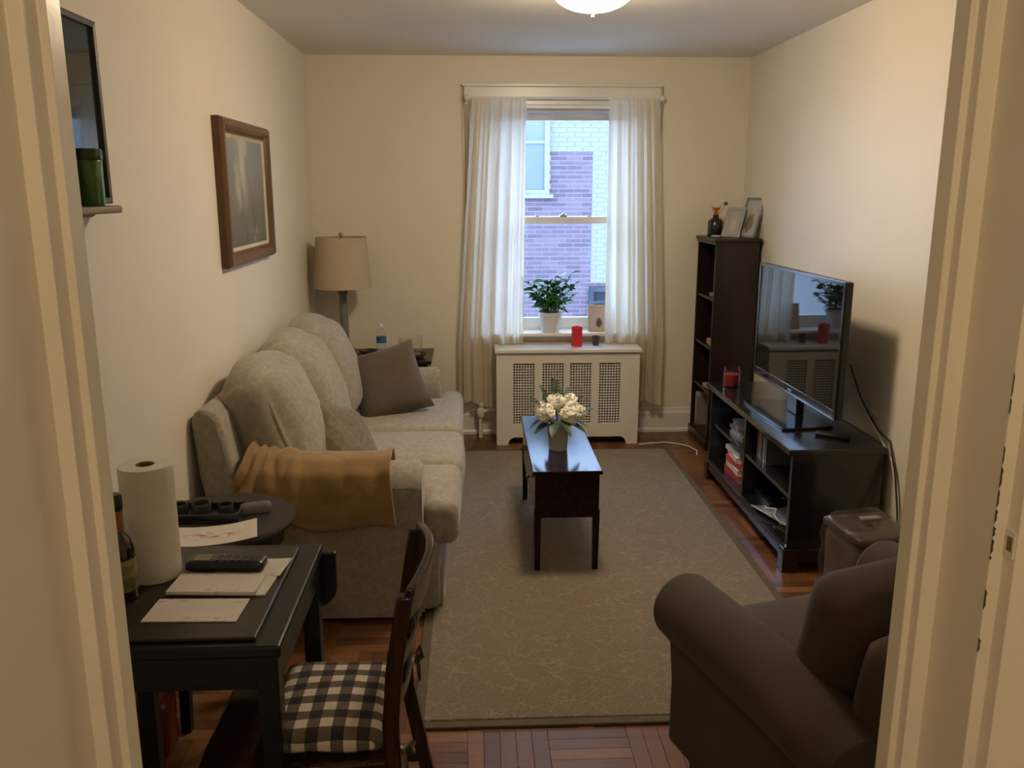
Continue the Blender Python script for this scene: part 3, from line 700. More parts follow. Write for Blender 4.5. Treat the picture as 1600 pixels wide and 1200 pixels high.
def print_mat(name, bgc, fgc, cx=0, cz=.5, sc=1.0, seed=0):
    t = NT(name); v = t.coord(); s_ = t.n('ShaderNodeSeparateXYZ'); t.l(v, s_.inputs[0])
    dx = t.math('MULTIPLY', t.math('ADD', s_.outputs[0], -cx), 1.5); dz = t.math('ADD', s_.outputs[2], -cz)
    r = t.math('SQRT', t.math('ADD', t.math('MULTIPLY', dx, dx), t.math('MULTIPLY', dz, dz)))
    r = t.math('ADD', r, t.math('MULTIPLY', t.math('SUBTRACT', t.noise(v, 30+seed, 3).outputs[0], .5), .06))
    t.col(t.ramp(t.math('MULTIPLY', r, 1/sc), [(.30, fgc), (.5, bgc)])); t.set(rough=.15); return t.m
easel_frame(sf, .15, .18, 12, M('gilt_pale_frame', (.50,.40,.25), .4), print_mat('sepia_sketch_print', (.52,.43,.40), (.10,.08,.08), 0, .055, .075), strut=True)
single('cup', MB().lathe([(.018,0),(.021,.004),(.027,.062),(.024,.062),(.018,.01)], 24), M('dark_bronze_cup', (.045,.03,.025), .4), 'small dark cup on the radiator cover beside the red pillar candle', 'cup', smooth=True).location = (.818, 5.63, .651)

# ------------------------------------------------------------------ coffee table and flowers
ct = thing('coffee_table', 'narrow dark cherry coffee table with deep apron on the rug', 'coffee table', (.405, 4.02, 0))
TX0, TX1, TY0, TY1, TZ = .25, .556, 3.515, 4.46, .48
FZ = .0145
part('table_top', MB().box(TX0, TX1, TY0, TY1, TZ-.018, TZ), CTWOOD, ct, bev=.004, world=True)
cap_ = part('apron', MB().box(TX0+.012, TX1-.012, TY0+.015, TY0+.033, .262, TZ-.018).box(TX0+.012, TX1-.012, TY1-.033, TY1-.015, .262, TZ-.018).box(TX0+.012, TX0+.03, TY0+.033, TY1-.033, .262, TZ-.018).box(TX1-.03, TX1-.012, TY0+.033, TY1-.033, .262, TZ-.018), CTWOOD, ct, world=True, bev=.002)
for x in (TX0+.008, TX1-.040):
    for y in (TY0+.01, TY1-.042):
        part('leg', MB().bar((x+.016, y+.016, FZ), (x+.016, y+.016, .30), .024, .024, (0,1,0), .032, .032), CTWOOD, ct, world=True, bev=.002)
for y in (3.78, 4.22):
    kb = MB().lathe([(.006,0),(.005,.01),(.012,.016),(.012,.022),(.004,.026)], 14).xf(Matrix.Translation((TX0+.012, y, .37)) @ Matrix.Rotation(R(-90), 4, 'Y'))
    part('drawer_knob', kb, BRASS, cap_, True, world=True)
va = thing('vase', 'frosted glass vase on the coffee table holding white flowers', 'vase', (.392, 3.845, TZ))
part('vessel', MB().lathe([(.040,0),(.043,.004),(.053,.122),(.0505,.122),(.041,.012),(.03,.009)], 36), glass('smoky_glass', (.88,.88,.84), .04, 1.45, .5, (.70,.67,.60)), va, True)
bq = thing('flower_bouquet', 'bouquet of white carnations with dark green leaves in the vase', 'flowers', (.392, 3.845, TZ+.01))
WHF = M('ivory_petals', (.86,.84,.73), .7, .04, 40)
def bloom(r, seed):
    # ruffled carnation head: crinkled ball with a frilled skirt of petals
    mb = MB().rbox((0,0,0), (2*r,2*r,1.7*r), .84*r, n=16, nz=.30*r, freq=1.9/r, seed=seed*2.3)
    rs_ = random.Random(seed)
    for ring, (el, n_) in enumerate(((62, 7), (35, 10), (8, 12), (-22, 12))):
        for k in range(n_):
            a_ = 2*math.pi*k/n_ + ring*.5 + rs_.uniform(-.15,.15); e = R(el+rs_.uniform(-8,8))
            d_ = Vector((math.cos(a_)*math.cos(e), math.sin(a_)*math.cos(e), math.sin(e)))
            s1 = Vector((-math.sin(a_), math.cos(a_), 0)); up_ = d_.cross(s1)
            def pet(u, v):
                q = (u-.5)*2; wd = r*.36*math.sin(math.pi*(.2+.6*v))
                return d_*r*(.70+.38*v) + s1*q*wd + up_*(.10*r*math.sin(q*7+k)*v + .12*r*v)
            mb.grid(pet, 7, 4)
    return mb
spots = [(-.064,-.035,.176,.043),(.048,-.042,.168,.043),(-.012,.030,.212,.040),(.058,.045,.205,.037),(.098,.0,.168,.032),(-.075,.045,.178,.034)]
GST = M('flower_stem', (.07,.14,.04), .5)
for i, (x, y, z, r) in enumerate(spots):
    part('stem', MB().tube([(-x*.3, -y*.3, .005), (x*.3, y*.3, .10), (x, y, z)], .0028, 6), GST, bq, True)
    o = part('flower_head', bloom(r, i), WHF, bq, True, angle=180); o.location = (x, y, z); o.rotation_euler = (-y*5, x*5, i)
DLEAF = M('dark_green_foliage', (.018,.055,.018), .45, .3, 15)
def frond(l, n):
    mb = MB(); mb.tube([(0,0,0),(l*.5,0,l*.04),(l,0,-l*.03)], .0015, 5)
    for i in range(n):
        t_ = .2+.8*i/n; ll = l*.34*(1-t_*.75)
        for sg in (-1, 1):
            b = leaf_mesh(ll, ll*.28, .1, .1, 4); b.xf(Matrix.Translation((l*t_,0,l*.03)) @ Matrix.Rotation(sg*R(48), 4, 'Z')); mb.add(b.v, b.f)
    return mb
fm_ = frond(.15, 9).mesh('fern_frond', DLEAF); bm2 = leaf_mesh(.10, .045, .2, .5).mesh('broad_leaf', DLEAF, True)
for a_, e, z in ((200,38,.15),(165,42,.14),(140,55,.16),(90,66,.17),(60,50,.15),(25,36,.15),(-5,20,.14),(110,72,.18)):
    link('fern_frond', fm_, bq, (.02*math.cos(R(a_)), .02*math.sin(R(a_)), z), (0, -R(e), R(a_)))
for k in range(10): link('broad_leaf', bm2, bq, (.04*math.cos(k*.63), .04*math.sin(k*.63), .125+.01*(k % 3)), (0, R(-8+6*(k % 3)), k*.63))

# ------------------------------------------------------------------ bookcase with things
bk = thing('bookcase', 'tall narrow dark espresso bookcase in the right back corner', 'bookcase', (1.66, 5.55, 0))
BX0, BX1, BY0, BY1, BZ = 1.515, 1.79, 5.325, 5.76, 1.37
part('side_panel', MB().box(BX0, BX1, BY0, BY0+.02, 0, BZ-.022), ESPRESSO, bk, bev=.002, world=True)
part('side_panel', MB().box(BX0, BX1, BY1-.02, BY1, 0, BZ-.022), ESPRESSO, bk, bev=.002, world=True)
part('back_panel', MB().box(BX1-.008, BX1, BY0+.02, BY1-.02, .06, BZ-.022), ESPRESSO, bk, world=True)
part('top_board', MB().box(BX0-.015, BX1+.01, BY0-.02, BY1+.012, BZ-.022, BZ), ESPRESSO, bk, bev=.005, world=True)
part('crown_moulding', MB().box(BX0-.008, BX1, BY0-.01, BY1+.006, BZ-.04, BZ-.022), ESPRESSO, bk, world=True, bev=.003)
for z in (.085, .385, .675, .99): part('shelf', MB().box(BX0+.008, BX1-.008, BY0+.02, BY1-.02, z-.018, z), ESPRESSO, bk, bev=.002, world=True)
part('plinth', MB().box(BX0-.012, BX0+.01, BY0-.012, BY1, 0, .068).box(BX0+.01, BX1, BY0-.012, BY0, 0, .068), ESPRESSO, bk, bev=.003, world=True)
def book(x, y, z, w_, d_, h_, rz, c, label, group, name='book', rough=.5):
    """a closed book: w_ (cover width), d_ (spine length), h_ (thickness), lying flat, spine toward -X"""
    r = thing(name, label, 'book', (x, y, z), R(rz), group)
    cm = M('cover_%02d_%02d_%02d' % tuple(int(q*99) for q in c), c, rough, .08, 20)
    part('cover', MB().box(-w_/2, w_/2, -d_/2, d_/2, 0, .002).box(-w_/2, w_/2, -d_/2, d_/2, h_-.002, h_).box(-w_/2, -w_/2+.002, -d_/2, d_/2, .002, h_-.002), cm, r)
    part('pages', MB().box(-w_/2+.002, w_/2-.004, -d_/2+.003, d_/2-.003, .002, h_-.002), PAPER, r)
    return r
def standing_book(x, y, z, th, wd, ht, c, label, group):
    r = thing('book', label, 'book', (x, y, z), 0, group)
    cm = M('cover_%02d_%02d_%02d' % tuple(int(q*99) for q in c), c, .5, .08, 20)
    part('cover', MB().box(-wd/2, wd/2, -th/2, -th/2+.002, 0, ht).box(-wd/2, wd/2, th/2-.002, th/2, 0, ht).box(-wd/2, -wd/2+.002, -th/2+.002, th/2-.002, 0, ht), cm, r)
    part('pages', MB().box(-wd/2+.002, wd/2-.004, -th/2+.002, th/2-.002, .003, ht-.003), PAPER, r)
standing_book(1.61, 5.70, .0855, .03, .15, .22, (.42,.38,.30), 'pale standing book on the bottom bookcase shelf', 'books in the bookcase')
standing_book(1.61, 5.665, .0855, .025, .15, .20, (.18,.16,.14), 'dull brown standing book on the bottom bookcase shelf', 'books in the bookcase')
book(1.61, 5.45, .386, .14, .18, .025, 8, (.40,.34,.27), 'tan book lying on the second bookcase shelf', 'books in the bookcase')
book(1.61, 5.47, .676, .14, .17, .03, -6, (.48,.36,.22), 'light brown book lying on the third bookcase shelf', 'books in the bookcase')
fg = thing('trinket', 'small pale trinket standing on the light brown book in the bookcase', 'ornament', (1.57, 5.44, .707))
part('body', MB().lathe([(.018,0),(.022,.006),(.014,.03),(.017,.05),(.008,.065)], 16), M('pale_ceramic', (.55,.48,.38), .3), fg, True)
part('head', MB().lathe([(.004,.062),(.012,.07),(.013,.08),(.005,.09)], 14), M('pale_ceramic', (.55,.48,.38), .3), fg, True)
book(1.62, 5.46, .991, .13, .17, .022, 5, (.30,.27,.24), 'grey book lying on the upper bookcase shelf', 'books in the bookcase')
dv = thing('decorative_jar', 'black jar with amber neck and sticks on the bookcase', 'jar', (1.580, 5.60, BZ)); dv.scale = (1.22,1.22,1.1)
part('jar', MB().lathe([(.036,0),(.04,.005),(.04,.085),(.03,.10),(.016,.108),(.016,.125)], 28), M('black_glazed_jar', (.010,.010,.012), .22), dv, True)
part('neck', MB().lathe([(.012,.12),(.010,.15),(.022,.165),(.024,.168)], 18, cap1=False), glass('amber_glass', (.9,.42,.10), .05, 1.45, .3, (.5,.2,.05)), dv, True)
for dx, dy in ((.03,.01),(-.02,.02),(.045,-.01)): part('stick', MB().tube([(0,0,.1),(dx,dy,.185)], .0018, 5), M('reed', (.35,.2,.09), .8), dv)
part('bead', MB().rbox((.047,-.01,.19), (.02,.02,.018), .006, n=4), M('dark_bead', (.06,.04,.03), .5), dv, True)
SIL = M('silver_frame', (.42,.42,.41), .3, .08, 20, metal=.7)
pf = thing('picture_frame', 'silver framed portrait photo, smaller of the two on the bookcase', 'picture frame', (1.640, 5.47, BZ), R(-48), 'photo frames on the bookcase')
easel_frame(pf, .13, .20, 22, SIL, print_mat('grey_portrait', (.34,.32,.29), (.50,.40,.34), 0, .085, .085), .018)
pf = thing('picture_frame', 'larger leaning dark edged photo frame on the bookcase by the wall', 'picture frame', (1.715, 5.42, BZ), R(-62), 'photo frames on the bookcase')
easel_frame(pf, .16, .265, 22, M('pewter_frame', (.25,.25,.23), .35, metal=.5), print_mat('group_photo', (.40,.38,.34), (.16,.12,.09), 0, .09, .13, 9), .016)
single('trinket_dish', MB().lathe([(.022,0),(.03,.003),(.034,.012),(.031,.012),(.02,.005)], 24), M('white_ceramic', (.68,.64,.56), .25), 'small white trinket dish on the front edge of the bookcase', 'dish', smooth=True).location = (1.56, 5.50, BZ)

# ------------------------------------------------------------------ television stand
ts = thing('tv_stand', 'low black television stand with open shelves against the right wall', 'tv stand', (1.59, 4.14, 0))
SX0, SX1, SY0_, SY1_, SZ = 1.375, 1.79, 3.495, 4.80, .575
part('top_board', MB().box(SX0-.02, SX1, SY0_-.02, SY1_+.02, SZ-.028, SZ), TVWOOD, ts, bev=.004, world=True)
for y in (SY0_, SY1_-.025): part('side_panel', MB().box(SX0+.005, SX1-.005, y, y+.025, .045, SZ-.028), TVWOOD, ts, bev=.002, world=True)
part('divider', MB().box(SX0+.015, SX1-.02, 4.175, 4.197, .12, SZ-.028), TVWOOD, ts, bev=.002, world=True)
for y0, y1 in ((SY0_+.025, 4.175), (4.197, SY1_-.025)): part('middle_shelf', MB().box(SX0+.02, SX1-.02, y0, y1, .325, .345), TVWOOD, ts, bev=.002, world=True)
part('bottom_shelf', MB().box(SX0+.005, SX1-.02, SY0_+.025, SY1_-.025, .095, .12), TVWOOD, ts, bev=.002, world=True)
part('back_panel', MB().box(SX1-.02, SX1-.012, SY0_+.025, SY1_-.025, .12, SZ-.028), TVWOOD, ts, world=True)
part('front_rail', MB().box(SX0-.006, SX0+.014, SY0_, SY1_, .065, .118), TVWOOD, ts, bev=.003, world=True)
for y in (SY0_-.012, SY1_-.053):
    for x in (SX0-.012, SX1-.07): part('foot', MB().box(x, x+.065, y, y+.065, 0, .11), TVWOOD, ts, bev=.004, world=True)
part('side_plinth', MB().box(SX0+.053, SX1-.07, SY0_-.008, SY0_+.01, .05, .11), TVWOOD, ts, bev=.003, world=True)

# books and discs inside
RED, WHT = (.42,.03,.03), (.62,.58,.52)
zz = .1205
for i, (c, h_, dy, rz, lab) in enumerate(((RED, .036, 0, 2, 'thick red book at the bottom of the stack in the television stand'), (WHT, .028, .005, -2, 'white book second from the bottom of the red and white stack'), ((.50,.05,.05), .030, -.004, 3, 'red book third from the bottom of the red and white stack'), ((.66,.62,.55), .026, .01, -4, 'off-white book fourth from the bottom of the red and white stack'), ((.55,.50,.44), .022, .018, 6, 'beige book on top of the red and white stack'))):
    book(1.50, 4.44+dy, zz, .17, .25 - .014*i, h_*1.12, rz, c, lab, 'books stacked in the television stand'); zz += h_*1.12+.0005
zz = .3455
for i, (c, dy, rz, lab) in enumerate((((.28,.26,.24), 0, 3, 'grey disc case at the bottom of the pile on the far upper shelf'), ((.45,.42,.38), .006, -4, 'pale disc case in the middle of the pile on the far upper shelf'), ((.16,.15,.15), -.004, 8, 'dark disc case on top of the pile on the far upper shelf'), ((.36,.33,.30), .015, -10, 'loose pale booklet topping the far upper shelf pile'))):
    book(1.50, 4.46+dy, zz, .135, .19, .018, rz, c, lab, 'disc cases in the television stand'); zz += .0185
for i, (c, lab) in enumerate((((.30,.12,.07), 'reddish disc case standing on the near upper shelf, farthest one'), ((.30,.28,.26), 'grey disc case standing on the near upper shelf, second farthest'), ((.10,.10,.11), 'black disc case standing on the near upper shelf, third farthest'), ((.42,.38,.33), 'beige disc case standing on the near upper shelf, fourth farthest'), ((.12,.13,.16), 'bluish black disc case standing on the near upper shelf, nearest one'))):
    standing_book(1.50, 4.10-.03*i, .3455, .016, .135, .14-.004*i, c, lab, 'disc cases in the television stand')
mg = thing('magazine', 'grey magazine lying curled on the near lower shelf', 'magazine', (1.50, 3.86, .1265), R(18))
part('pages', MB().grid(lambda u, v: ((u-.5)*.19, (v-.5)*.27, .004+.022*(u-.4)**2*4*(.5+v*.5)), 10, 8), M('grey_glossy_page', (.30,.30,.31), .25, .5, 14), mg, True).modifiers.new('thick', 'SOLIDIFY').thickness = .006
single('electronic_device', MB().box(-.09,.09,-.11,.11,0,.035).box(-.092,.092,-.112,.112,.014,.019), BLACKPL, 'flat black device on the near lower shelf by the divider', 'electronics', bev=.006).location = (1.54, 4.04, .1205)
single('cable_bundle', MB().tube([(1.45,3.98,.126),(1.43,3.92,.14),(1.46,3.86,.158),(1.43,3.80,.15),(1.44,3.74,.128),(1.50,3.70,.126)], .0035, 8), M('pale_cable', (.6,.58,.52), .5), 'pale loose cable lying over the magazine', 'cable', smooth=True)

# ------------------------------------------------------------------ television
tv = thing('television', 'black flat-screen television, switched off, on the low black stand', 'television', (1.575, 4.06, SZ), R(1.2))
# local: y along the screen, -x toward the room
TH0, TH1, TW = .105, .712, .512
part('housing', MB().box(-.012, .022, -TW, TW, TH0, TH1).box(.022, .05, -TW+.12, TW-.12, TH0+.05, TH1-.15), BLACKPL, tv, bev=.006)
t = NT('screen_glass'); t.col((.006,.006,.007)); t.set(rough=.03, ior=1.45, spec=.4)
part('screen', MB().box(-.0145, -.012, -TW+.018, TW-.018, TH0+.045, TH1-.018), t.m, tv)
GLB = M('gloss_black_bezel', (.008,.008,.010), .12, .1, 10)
mb = MB().box(-.017, -.012, -TW, -TW+.018, TH0, TH1).box(-.017, -.012, TW-.018, TW, TH0, TH1).box(-.017, -.012, -TW+.018, TW-.018, TH1-.018, TH1).box(-.017, -.012, -TW+.018, TW-.018, TH0, TH0+.045)
bz = part('bezel', mb, GLB, tv, bev=.002)
part('edge_trim', MB().box(-.018, -.010, TW, TW+.004, TH0, TH1).box(-.0185, -.016, -TW+.02, TW-.02, TH0+.006, TH0+.009), M('steel_trim', (.35,.38,.40), .25, .05, 10, metal=.9), tv)
# small maker's mark, unreadable in the photograph: four pale strokes
mk = MB()
for k in range(4): mk.box(-.0178, -.017, -.022+k*.012, -.022+k*.012+.008, TH0+.018, TH0+.028)
part('maker_mark', mk, M('mark_silver', (.6,.6,.6), .4), bz)
part('neck', MB().prism([(.0,-.06),(.045,-.05),(.045,.05),(.0,.06)], 'z', .012, TH0+.02), BLACKPL, tv, bev=.006)
part('stand_base', MB().prism([(-.15,-.27),(-.14,-.29),(.10,-.26),(.11,0),(.10,.26),(-.14,.29),(-.15,.27),(-.165,0)][::-1], 'z', 0, .012), GLB, tv, bev=.003)
single('remote_control', MB().rbox((0,0,.009), (.042,.15,.018), .007, n=6), BLACKPL, 'black remote control on the near end of the television stand', 'remote', smooth=True)
bpy.data.objects['remote_control'].location = (1.62, 3.66, SZ); bpy.data.objects['remote_control'].rotation_euler = (0,0,R(55))
cj = thing('jar_candle', 'red candle in clear glass jar on the far end of the television stand', 'candle', (1.462, 4.69, SZ))
part('jar', MB().lathe([(.040,0),(.045,.004),(.046,.094),(.041,.102),(.043,.116),(.0405,.116),(.0385,.102),(.0438,.094),(.0428,.008),(.02,.006)], 32), glass('jar_glass', (.97,.96,.95), .02, 1.3), cj, True)
wx = part('wax', MB().lathe([(.040,.008),(.0424,.012),(.0424,.075),(.038,.078),(.01,.076)], 32), M('dark_red_wax', (.22,.012,.012), .5, .06, 12), cj, True)
part('wick', MB().tube([(0,0,.075),(0,0,.087)], .0014, 6), BLACKPL, wx)

# cables on the right
CAB = M('white_cable', (.60,.57,.48), .5)
single('power_cable', MB().tube([(1.80,3.72,.66),(1.795,3.58,.60),(1.80,3.46,.53),(1.80,3.40,.42),(1.803,3.37,.30),(1.80,3.38,.22),(1.79,3.43,.13),(1.785,3.44,.02)], .005, 8), CAB, 'white power cable hanging down the wall beside the television stand', 'cable', 'white cables', smooth=True)
single('power_cable', MB().tube([(1.803,3.95,.85),(1.80,3.80,.72),(1.803,3.62,.62),(1.805,3.50,.60),(1.80,3.42,.48),(1.795,3.36,.33),(1.78,3.30,.20)], .004, 8), M('black_cable', (.015,.015,.015), .5), 'black cable behind the television along the wall', 'cable', smooth=True)
single('power_cable', MB().tube([(1.10,5.46,.006),(1.18,5.48,.006),(1.28,5.50,.006),(1.36,5.46,.006),(1.42,5.40,.006),(1.45,5.30,.006),(1.43,5.22,.006)], .005, 8), CAB, 'white cable on the floor between radiator cover and bookcase', 'cable', 'white cables', smooth=True)
single('power_cable', MB().tube([(1.80,2.98,.42),(1.77,2.96,.47),(1.75,2.98,.44),(1.78,3.02,.36),(1.80,3.0,.28)], .004, 8), CAB, 'small loop of white cable by the wall above the plastic-wrapped bin', 'cable', 'white cables', smooth=True)

# ------------------------------------------------------------------ bin with plastic bag
bn = thing('waste_bin', 'brown bin wrapped in clear plastic between the stand and the armchair', 'bin', (1.52, 3.04, 0), R(8))
BINM = M('brown_grey_bin', (.10,.075,.06), .45, .3, 9)
part('bin_body', MB().rbox((0,0,.19), (.235,.25,.38), .035, n=8, nz=.006, freq=9), BINM, bn, True)
bnl = part('lid', MB().rbox((0,0,.39), (.25,.265,.035), .016, n=8, nz=.003, freq=9), M('dark_brown_lid', (.07,.045,.035), .3, .3, 9), bn, True)
part('plastic_wrap', MB().rbox((0,0,.215), (.262,.278,.42), .035, n=16, nz=.016, freq=14, seed=3), glass('cling_plastic', (.88,.86,.86), .12, 1.35, .05, (.40,.37,.36)), bn, True)
part('handle', MB().box(-.04, .04, -.015, .015, .427, .440), M('grey_handle', (.22,.21,.20), .4), bnl, bev=.004)

# ------------------------------------------------------------------ armchair
ac = thing('armchair', 'brown microsuede armchair with rolled arms at the right, seen from behind', 'armchair', (1.03, 1.925, 0), R(17))
part('base', MB().rbox((0,.03,.20), (.70,.70,.28), .03, n=10, nz=.003), CHAIRF, ac, True)
def achair_arm(sg):
    # profile in (x, z), rolled outward; x measured from the inner face outward
    pr = [(.0,.10),(.0,.50)]
    cx_, cz_, r_ = .075, .525, .098
    for i in range(25):
        a_ = math.pi*1.02 - (math.pi*1.30)*i/24
        pr.append((cx_+r_*math.cos(a_), cz_+r_*math.sin(a_)))
    pr += [(.115,.42),(.105,.30),(.105,.10)]
    pts = [(sg*(.27+p), q) for p, q in pr]
    if sg > 0: pts = pts[::-1]
    mb = MB(); n = len(pts); ny = 9; o_ = []; f_ = []
    for j in range(ny):
        y = -.34 + .74*j/(ny-1); drop = .05*max(0, (.0-y)/.34)**1.5; sc = 1
        for p, q in pts: o_.append((p, y, q - drop*max(0, (q-.3)/.3)))
    for j in range(ny-1):
        for i in range(n): i2 = (i+1) % n; f_.append((j*n+i, (j+1)*n+i, (j+1)*n+i2, j*n+i2))
    f_.append(tuple(range(n))); f_.append(tuple((ny-1)*n+i for i in range(n-1,-1,-1)))
    a_ = part('arm', mb.add(o_, f_), CHAIRF, ac, True, .022, angle=55)
for sg in (-1, 1): achair_arm(sg)
part('seat_cushion', MB().rbox((0,.10,.40), (.545,.66,.17), .06, n=12, crown=(.01,.02,.03), nz=.004), CHAIRF, ac, True, angle=80)
Mb = Matrix.Rotation(R(13), 3, 'X')
abc = part('back_cushion', MB().rbox((-.01,-.105,.605), (.60,.19,.44), .065, Mb, n=12, crown=(.015,.045,.03), nz=.006, seed=4), CHAIRF, ac, True, angle=80)
pts = []
for k in range(41):
    a_ = 2*math.pi*k/40; c_, s_ = math.cos(a_), math.sin(a_)
    pts.append(Vector((-.01,-.105,.605)) + Mb @ Vector((math.copysign(abs(c_)**.5, c_)*.288, .066, math.copysign(abs(s_)**.5, s_)*.208)))
part('piping', MB().tube(pts, .006, 6), CHAIRF, abc, True)
part('back_frame', MB().rbox((0,-.275,.425), (.64,.16,.68), .05, Matrix.Rotation(R(9), 3, 'X'), n=12, crown=(0,.02,.03), nz=.004), CHAIRF, ac, True, angle=80)
for x in (-.30, .30):
    for y in (-.26, .34): part('leg', MB().bar((x,y,0),(x,y,.09),.035,.035,(0,1,0),.05,.05), ESPRESSO, ac)

# ------------------------------------------------------------------ black table at the left
TZ2 = .75
tb = thing('dining_table', 'small black painted table with raised board top near the doorway', 'table', (-.66, 1.88, 0))
AX0, AX1, AY0, AY1 = -.93, -.405, 1.625, 2.155
part('table_top', MB().box(AX0, AX1, AY0, AY1, TZ2-.028, TZ2), BLACKW, tb, bev=.006, world=True)
part('raised_board', MB().box(AX0+.01, AX1-.055, AY0+.025, AY1-.04, TZ2, TZ2+.009), BLACKTOP, tb, bev=.003, world=True)
part('apron', MB().box(AX0+.02, AX1-.012, AY0+.012, AY0+.03, TZ2-.105, TZ2-.028).box(AX0+.02, AX1-.012, AY1-.03, AY1-.012, TZ2-.105, TZ2-.028).box(AX0+.02, AX0+.038, AY0+.03, AY1-.03, TZ2-.105, TZ2-.028).box(AX1-.03, AX1-.012, AY0+.03, AY1-.03, TZ2-.105, TZ2-.028), BLACKW, tb, bev=.002, world=True)
for x in (AX0+.04, AX1-.032):
    for y in (AY0+.032, AY1-.032): part('leg', MB().bar((x,y,0),(x,y,TZ2-.03),.040,.040,(0,1,0),.046,.046), BLACKW, tb, bev=.003, world=True)
lf = [(AX0+.02,TZ2-.03),(AX1+.03,TZ2-.03)] + [(AX1+.03-.06*(1-math.cos(a_)), TZ2-.13-.06*math.sin(a_)) for a_ in [math.pi/2*i/6 for i in range(7)]] + [(AX0+.08-.06*math.sin(a_), TZ2-.13-.06*math.cos(a_)) for a_ in [math.pi/2*i/6 for i in range(7)]]
part('drop_leaf', MB().prism(lf, 'y', AY1+.004, AY1+.024), BLACKW, tb, bev=.005, world=True)

TB = TZ2+.0095
def sheet(name, x, y, z, w_, d_, h_, rz, mat, label, cat, group=None, bend=0):
    def fn(u, v): return ((u-.5)*w_, (v-.5)*d_, h_ + bend*((u-.5)**2*4))
    mb = MB().grid(fn, 8, 8); lo = MB().grid(lambda u, v: ((u-.5)*w_, (v-.5)*d_, bend*((u-.5)**2*4)), 8, 8)
    n0 = 8; mb.add(lo.v, [q[::-1] for q in lo.f])
    o1 = 64
    rim = [i for i in range(8)] + [8*j+7 for j in range(1,8)] + [56+i for i in range(6,-1,-1)] + [8*j for j in range(6,0,-1)]
    for i in range(len(rim)):
        a_, b_ = rim[i], rim[(i+1) % len(rim)]; mb.f.append((a_+o1, b_+o1, b_, a_))
    o = single(name, mb, mat, label, cat, group); o.location = (x, y, z); o.rotation_euler = (0,0,R(rz)); return o
def envelope_mat(name, seed):
    t = NT(name); v = t.coord((1,1,1))
    b = t.ramp(t.noise(v, 10, 2).outputs[0], [(.3,(.60,.54,.47)),(.7,(.66,.60,.53))])
    pr_ = t.n('ShaderNodeTexNoise'); pr_.inputs['Scale'].default_value = 1; pr_.inputs['Detail'].default_value = 3
    t.l(t.coord((60,160,1)), pr_.inputs['Vector'])
    s_ = t.n('ShaderNodeSeparateXYZ'); t.l(v, s_.inputs[0])
    e = t.math('MULTIPLY', t.math('GREATER_THAN', t.math('ABSOLUTE', s_.outputs[1]), .032), t.math('GREATER_THAN', t.noise(t.coord((18,9,1)), 1+seed*.1, 1).outputs[0], .56))
    ink = t.math('MULTIPLY', t.ramp(pr_.outputs[0], [(.5,(0,0,0)),(.58,(1,1,1))]), e)
    t.col(t.mix(t.math('MULTIPLY', ink, .45), b, (.25,.24,.26))); t.set(rough=.8); return t.m
E1 = envelope_mat('envelope_a', 1); E2 = envelope_mat('envelope_b', 4)
sheet('envelope', -.618, 1.772, TB, .205, .105, .002, -2, E1, 'white envelope lying nearest the front of the black table', 'envelope', 'mail on the black table')
sheet('envelope', -.585, 1.893, TB, .21, .10, .003, -4, E2, 'lower white envelope with ragged edge in the middle of the black table', 'envelope', 'mail on the black table')
sheet('envelope', -.605, 1.888, TB+.0035, .205, .098, .008, -3, E2, 'thick white envelope on top of the mail pile in the middle of the black table', 'envelope', 'mail on the black table')
sheet('receipt', -.545, 1.99, TB, .16, .10, .0015, -6, E1, 'crumpled printed receipt under the black phone handset', 'paper', bend=.004)
ph = thing('phone_handset', 'black handset with keypad lying on the mail on the black table', 'phone', (-.607, 1.975, TB+.0065), R(-3))
phb = part('body', MB().rbox((0,0,.014), (.19,.055,.028), .011, n=8), BLACKPL, ph, True)
part('display', MB().box(-.075, -.035, -.018, .018, .0275, .029), M('olive_display', (.09,.10,.07), .15, .4, 40), phb)
kp = MB()
for i in range(5):
    for j in range(3): kp.box(-.022+i*.018, -.010+i*.018, -.018+j*.013, -.009+j*.013, .0275, .0297)
part('keypad', kp, M('grey_keys', (.05,.055,.05), .4), phb)
pr = thing('paper_towel_roll', 'white paper towel roll standing on the black table', 'paper towel', (-.775, 1.963, TB))
t = NT('paper_towel'); v = t.coord((1,1,1)); t.col(t.ramp(t.noise(v, 20, 2).outputs[0], [(.3,(.66,.62,.54)),(.7,(.72,.68,.60))])); t.set(rough=.95)
vo = t.n('ShaderNodeTexVoronoi'); vo.inputs['Scale'].default_value = 70; t.l(v, vo.inputs['Vector']); t.bump(vo.outputs['Distance'], .25, .003)
part('roll', MB().lathe([(.022,.0),(.060,0),(.061,.004),(.061,.276),(.060,.28),(.022,.28),(.022,0)], 48, cap0=False, cap1=False), t.m, pr, True)
part('core', MB().lathe([(.0215,.002),(.0215,.279),(.0195,.279),(.0195,.002),(.0215,.002)], 32, cap0=False, cap1=False), M('cardboard_core', (.22,.14,.075), .9), pr, True)
part('loose_sheet', MB().grid(lambda u, v: (.0618*math.cos(-1.0+u*.9)+.006*u*u, .0618*math.sin(-1.0+u*.9), .002+v*.276), 10, 6), t.m, pr, True)
sb = thing('sauce_bottle', 'dark glass bottle with black cap and green label beside the paper towel', 'bottle', (-.802, 1.842, TB))
part('glass_body', MB().lathe([(.026,0),(.031,.004),(.032,.10),(.031,.125),(.024,.145),(.013,.16),(.012,.20)], 28), M('dark_brown_glass', (.012,.007,.004), .08, .1, 6, coat=.6), sb, True)
part('label_band', MB().lathe([(.0325,.025),(.0328,.028),(.0328,.098),(.0325,.1)], 28, cap0=False, cap1=False), M('tan_green_label', (.16,.15,.05), .6, .8, 35), sb, True)
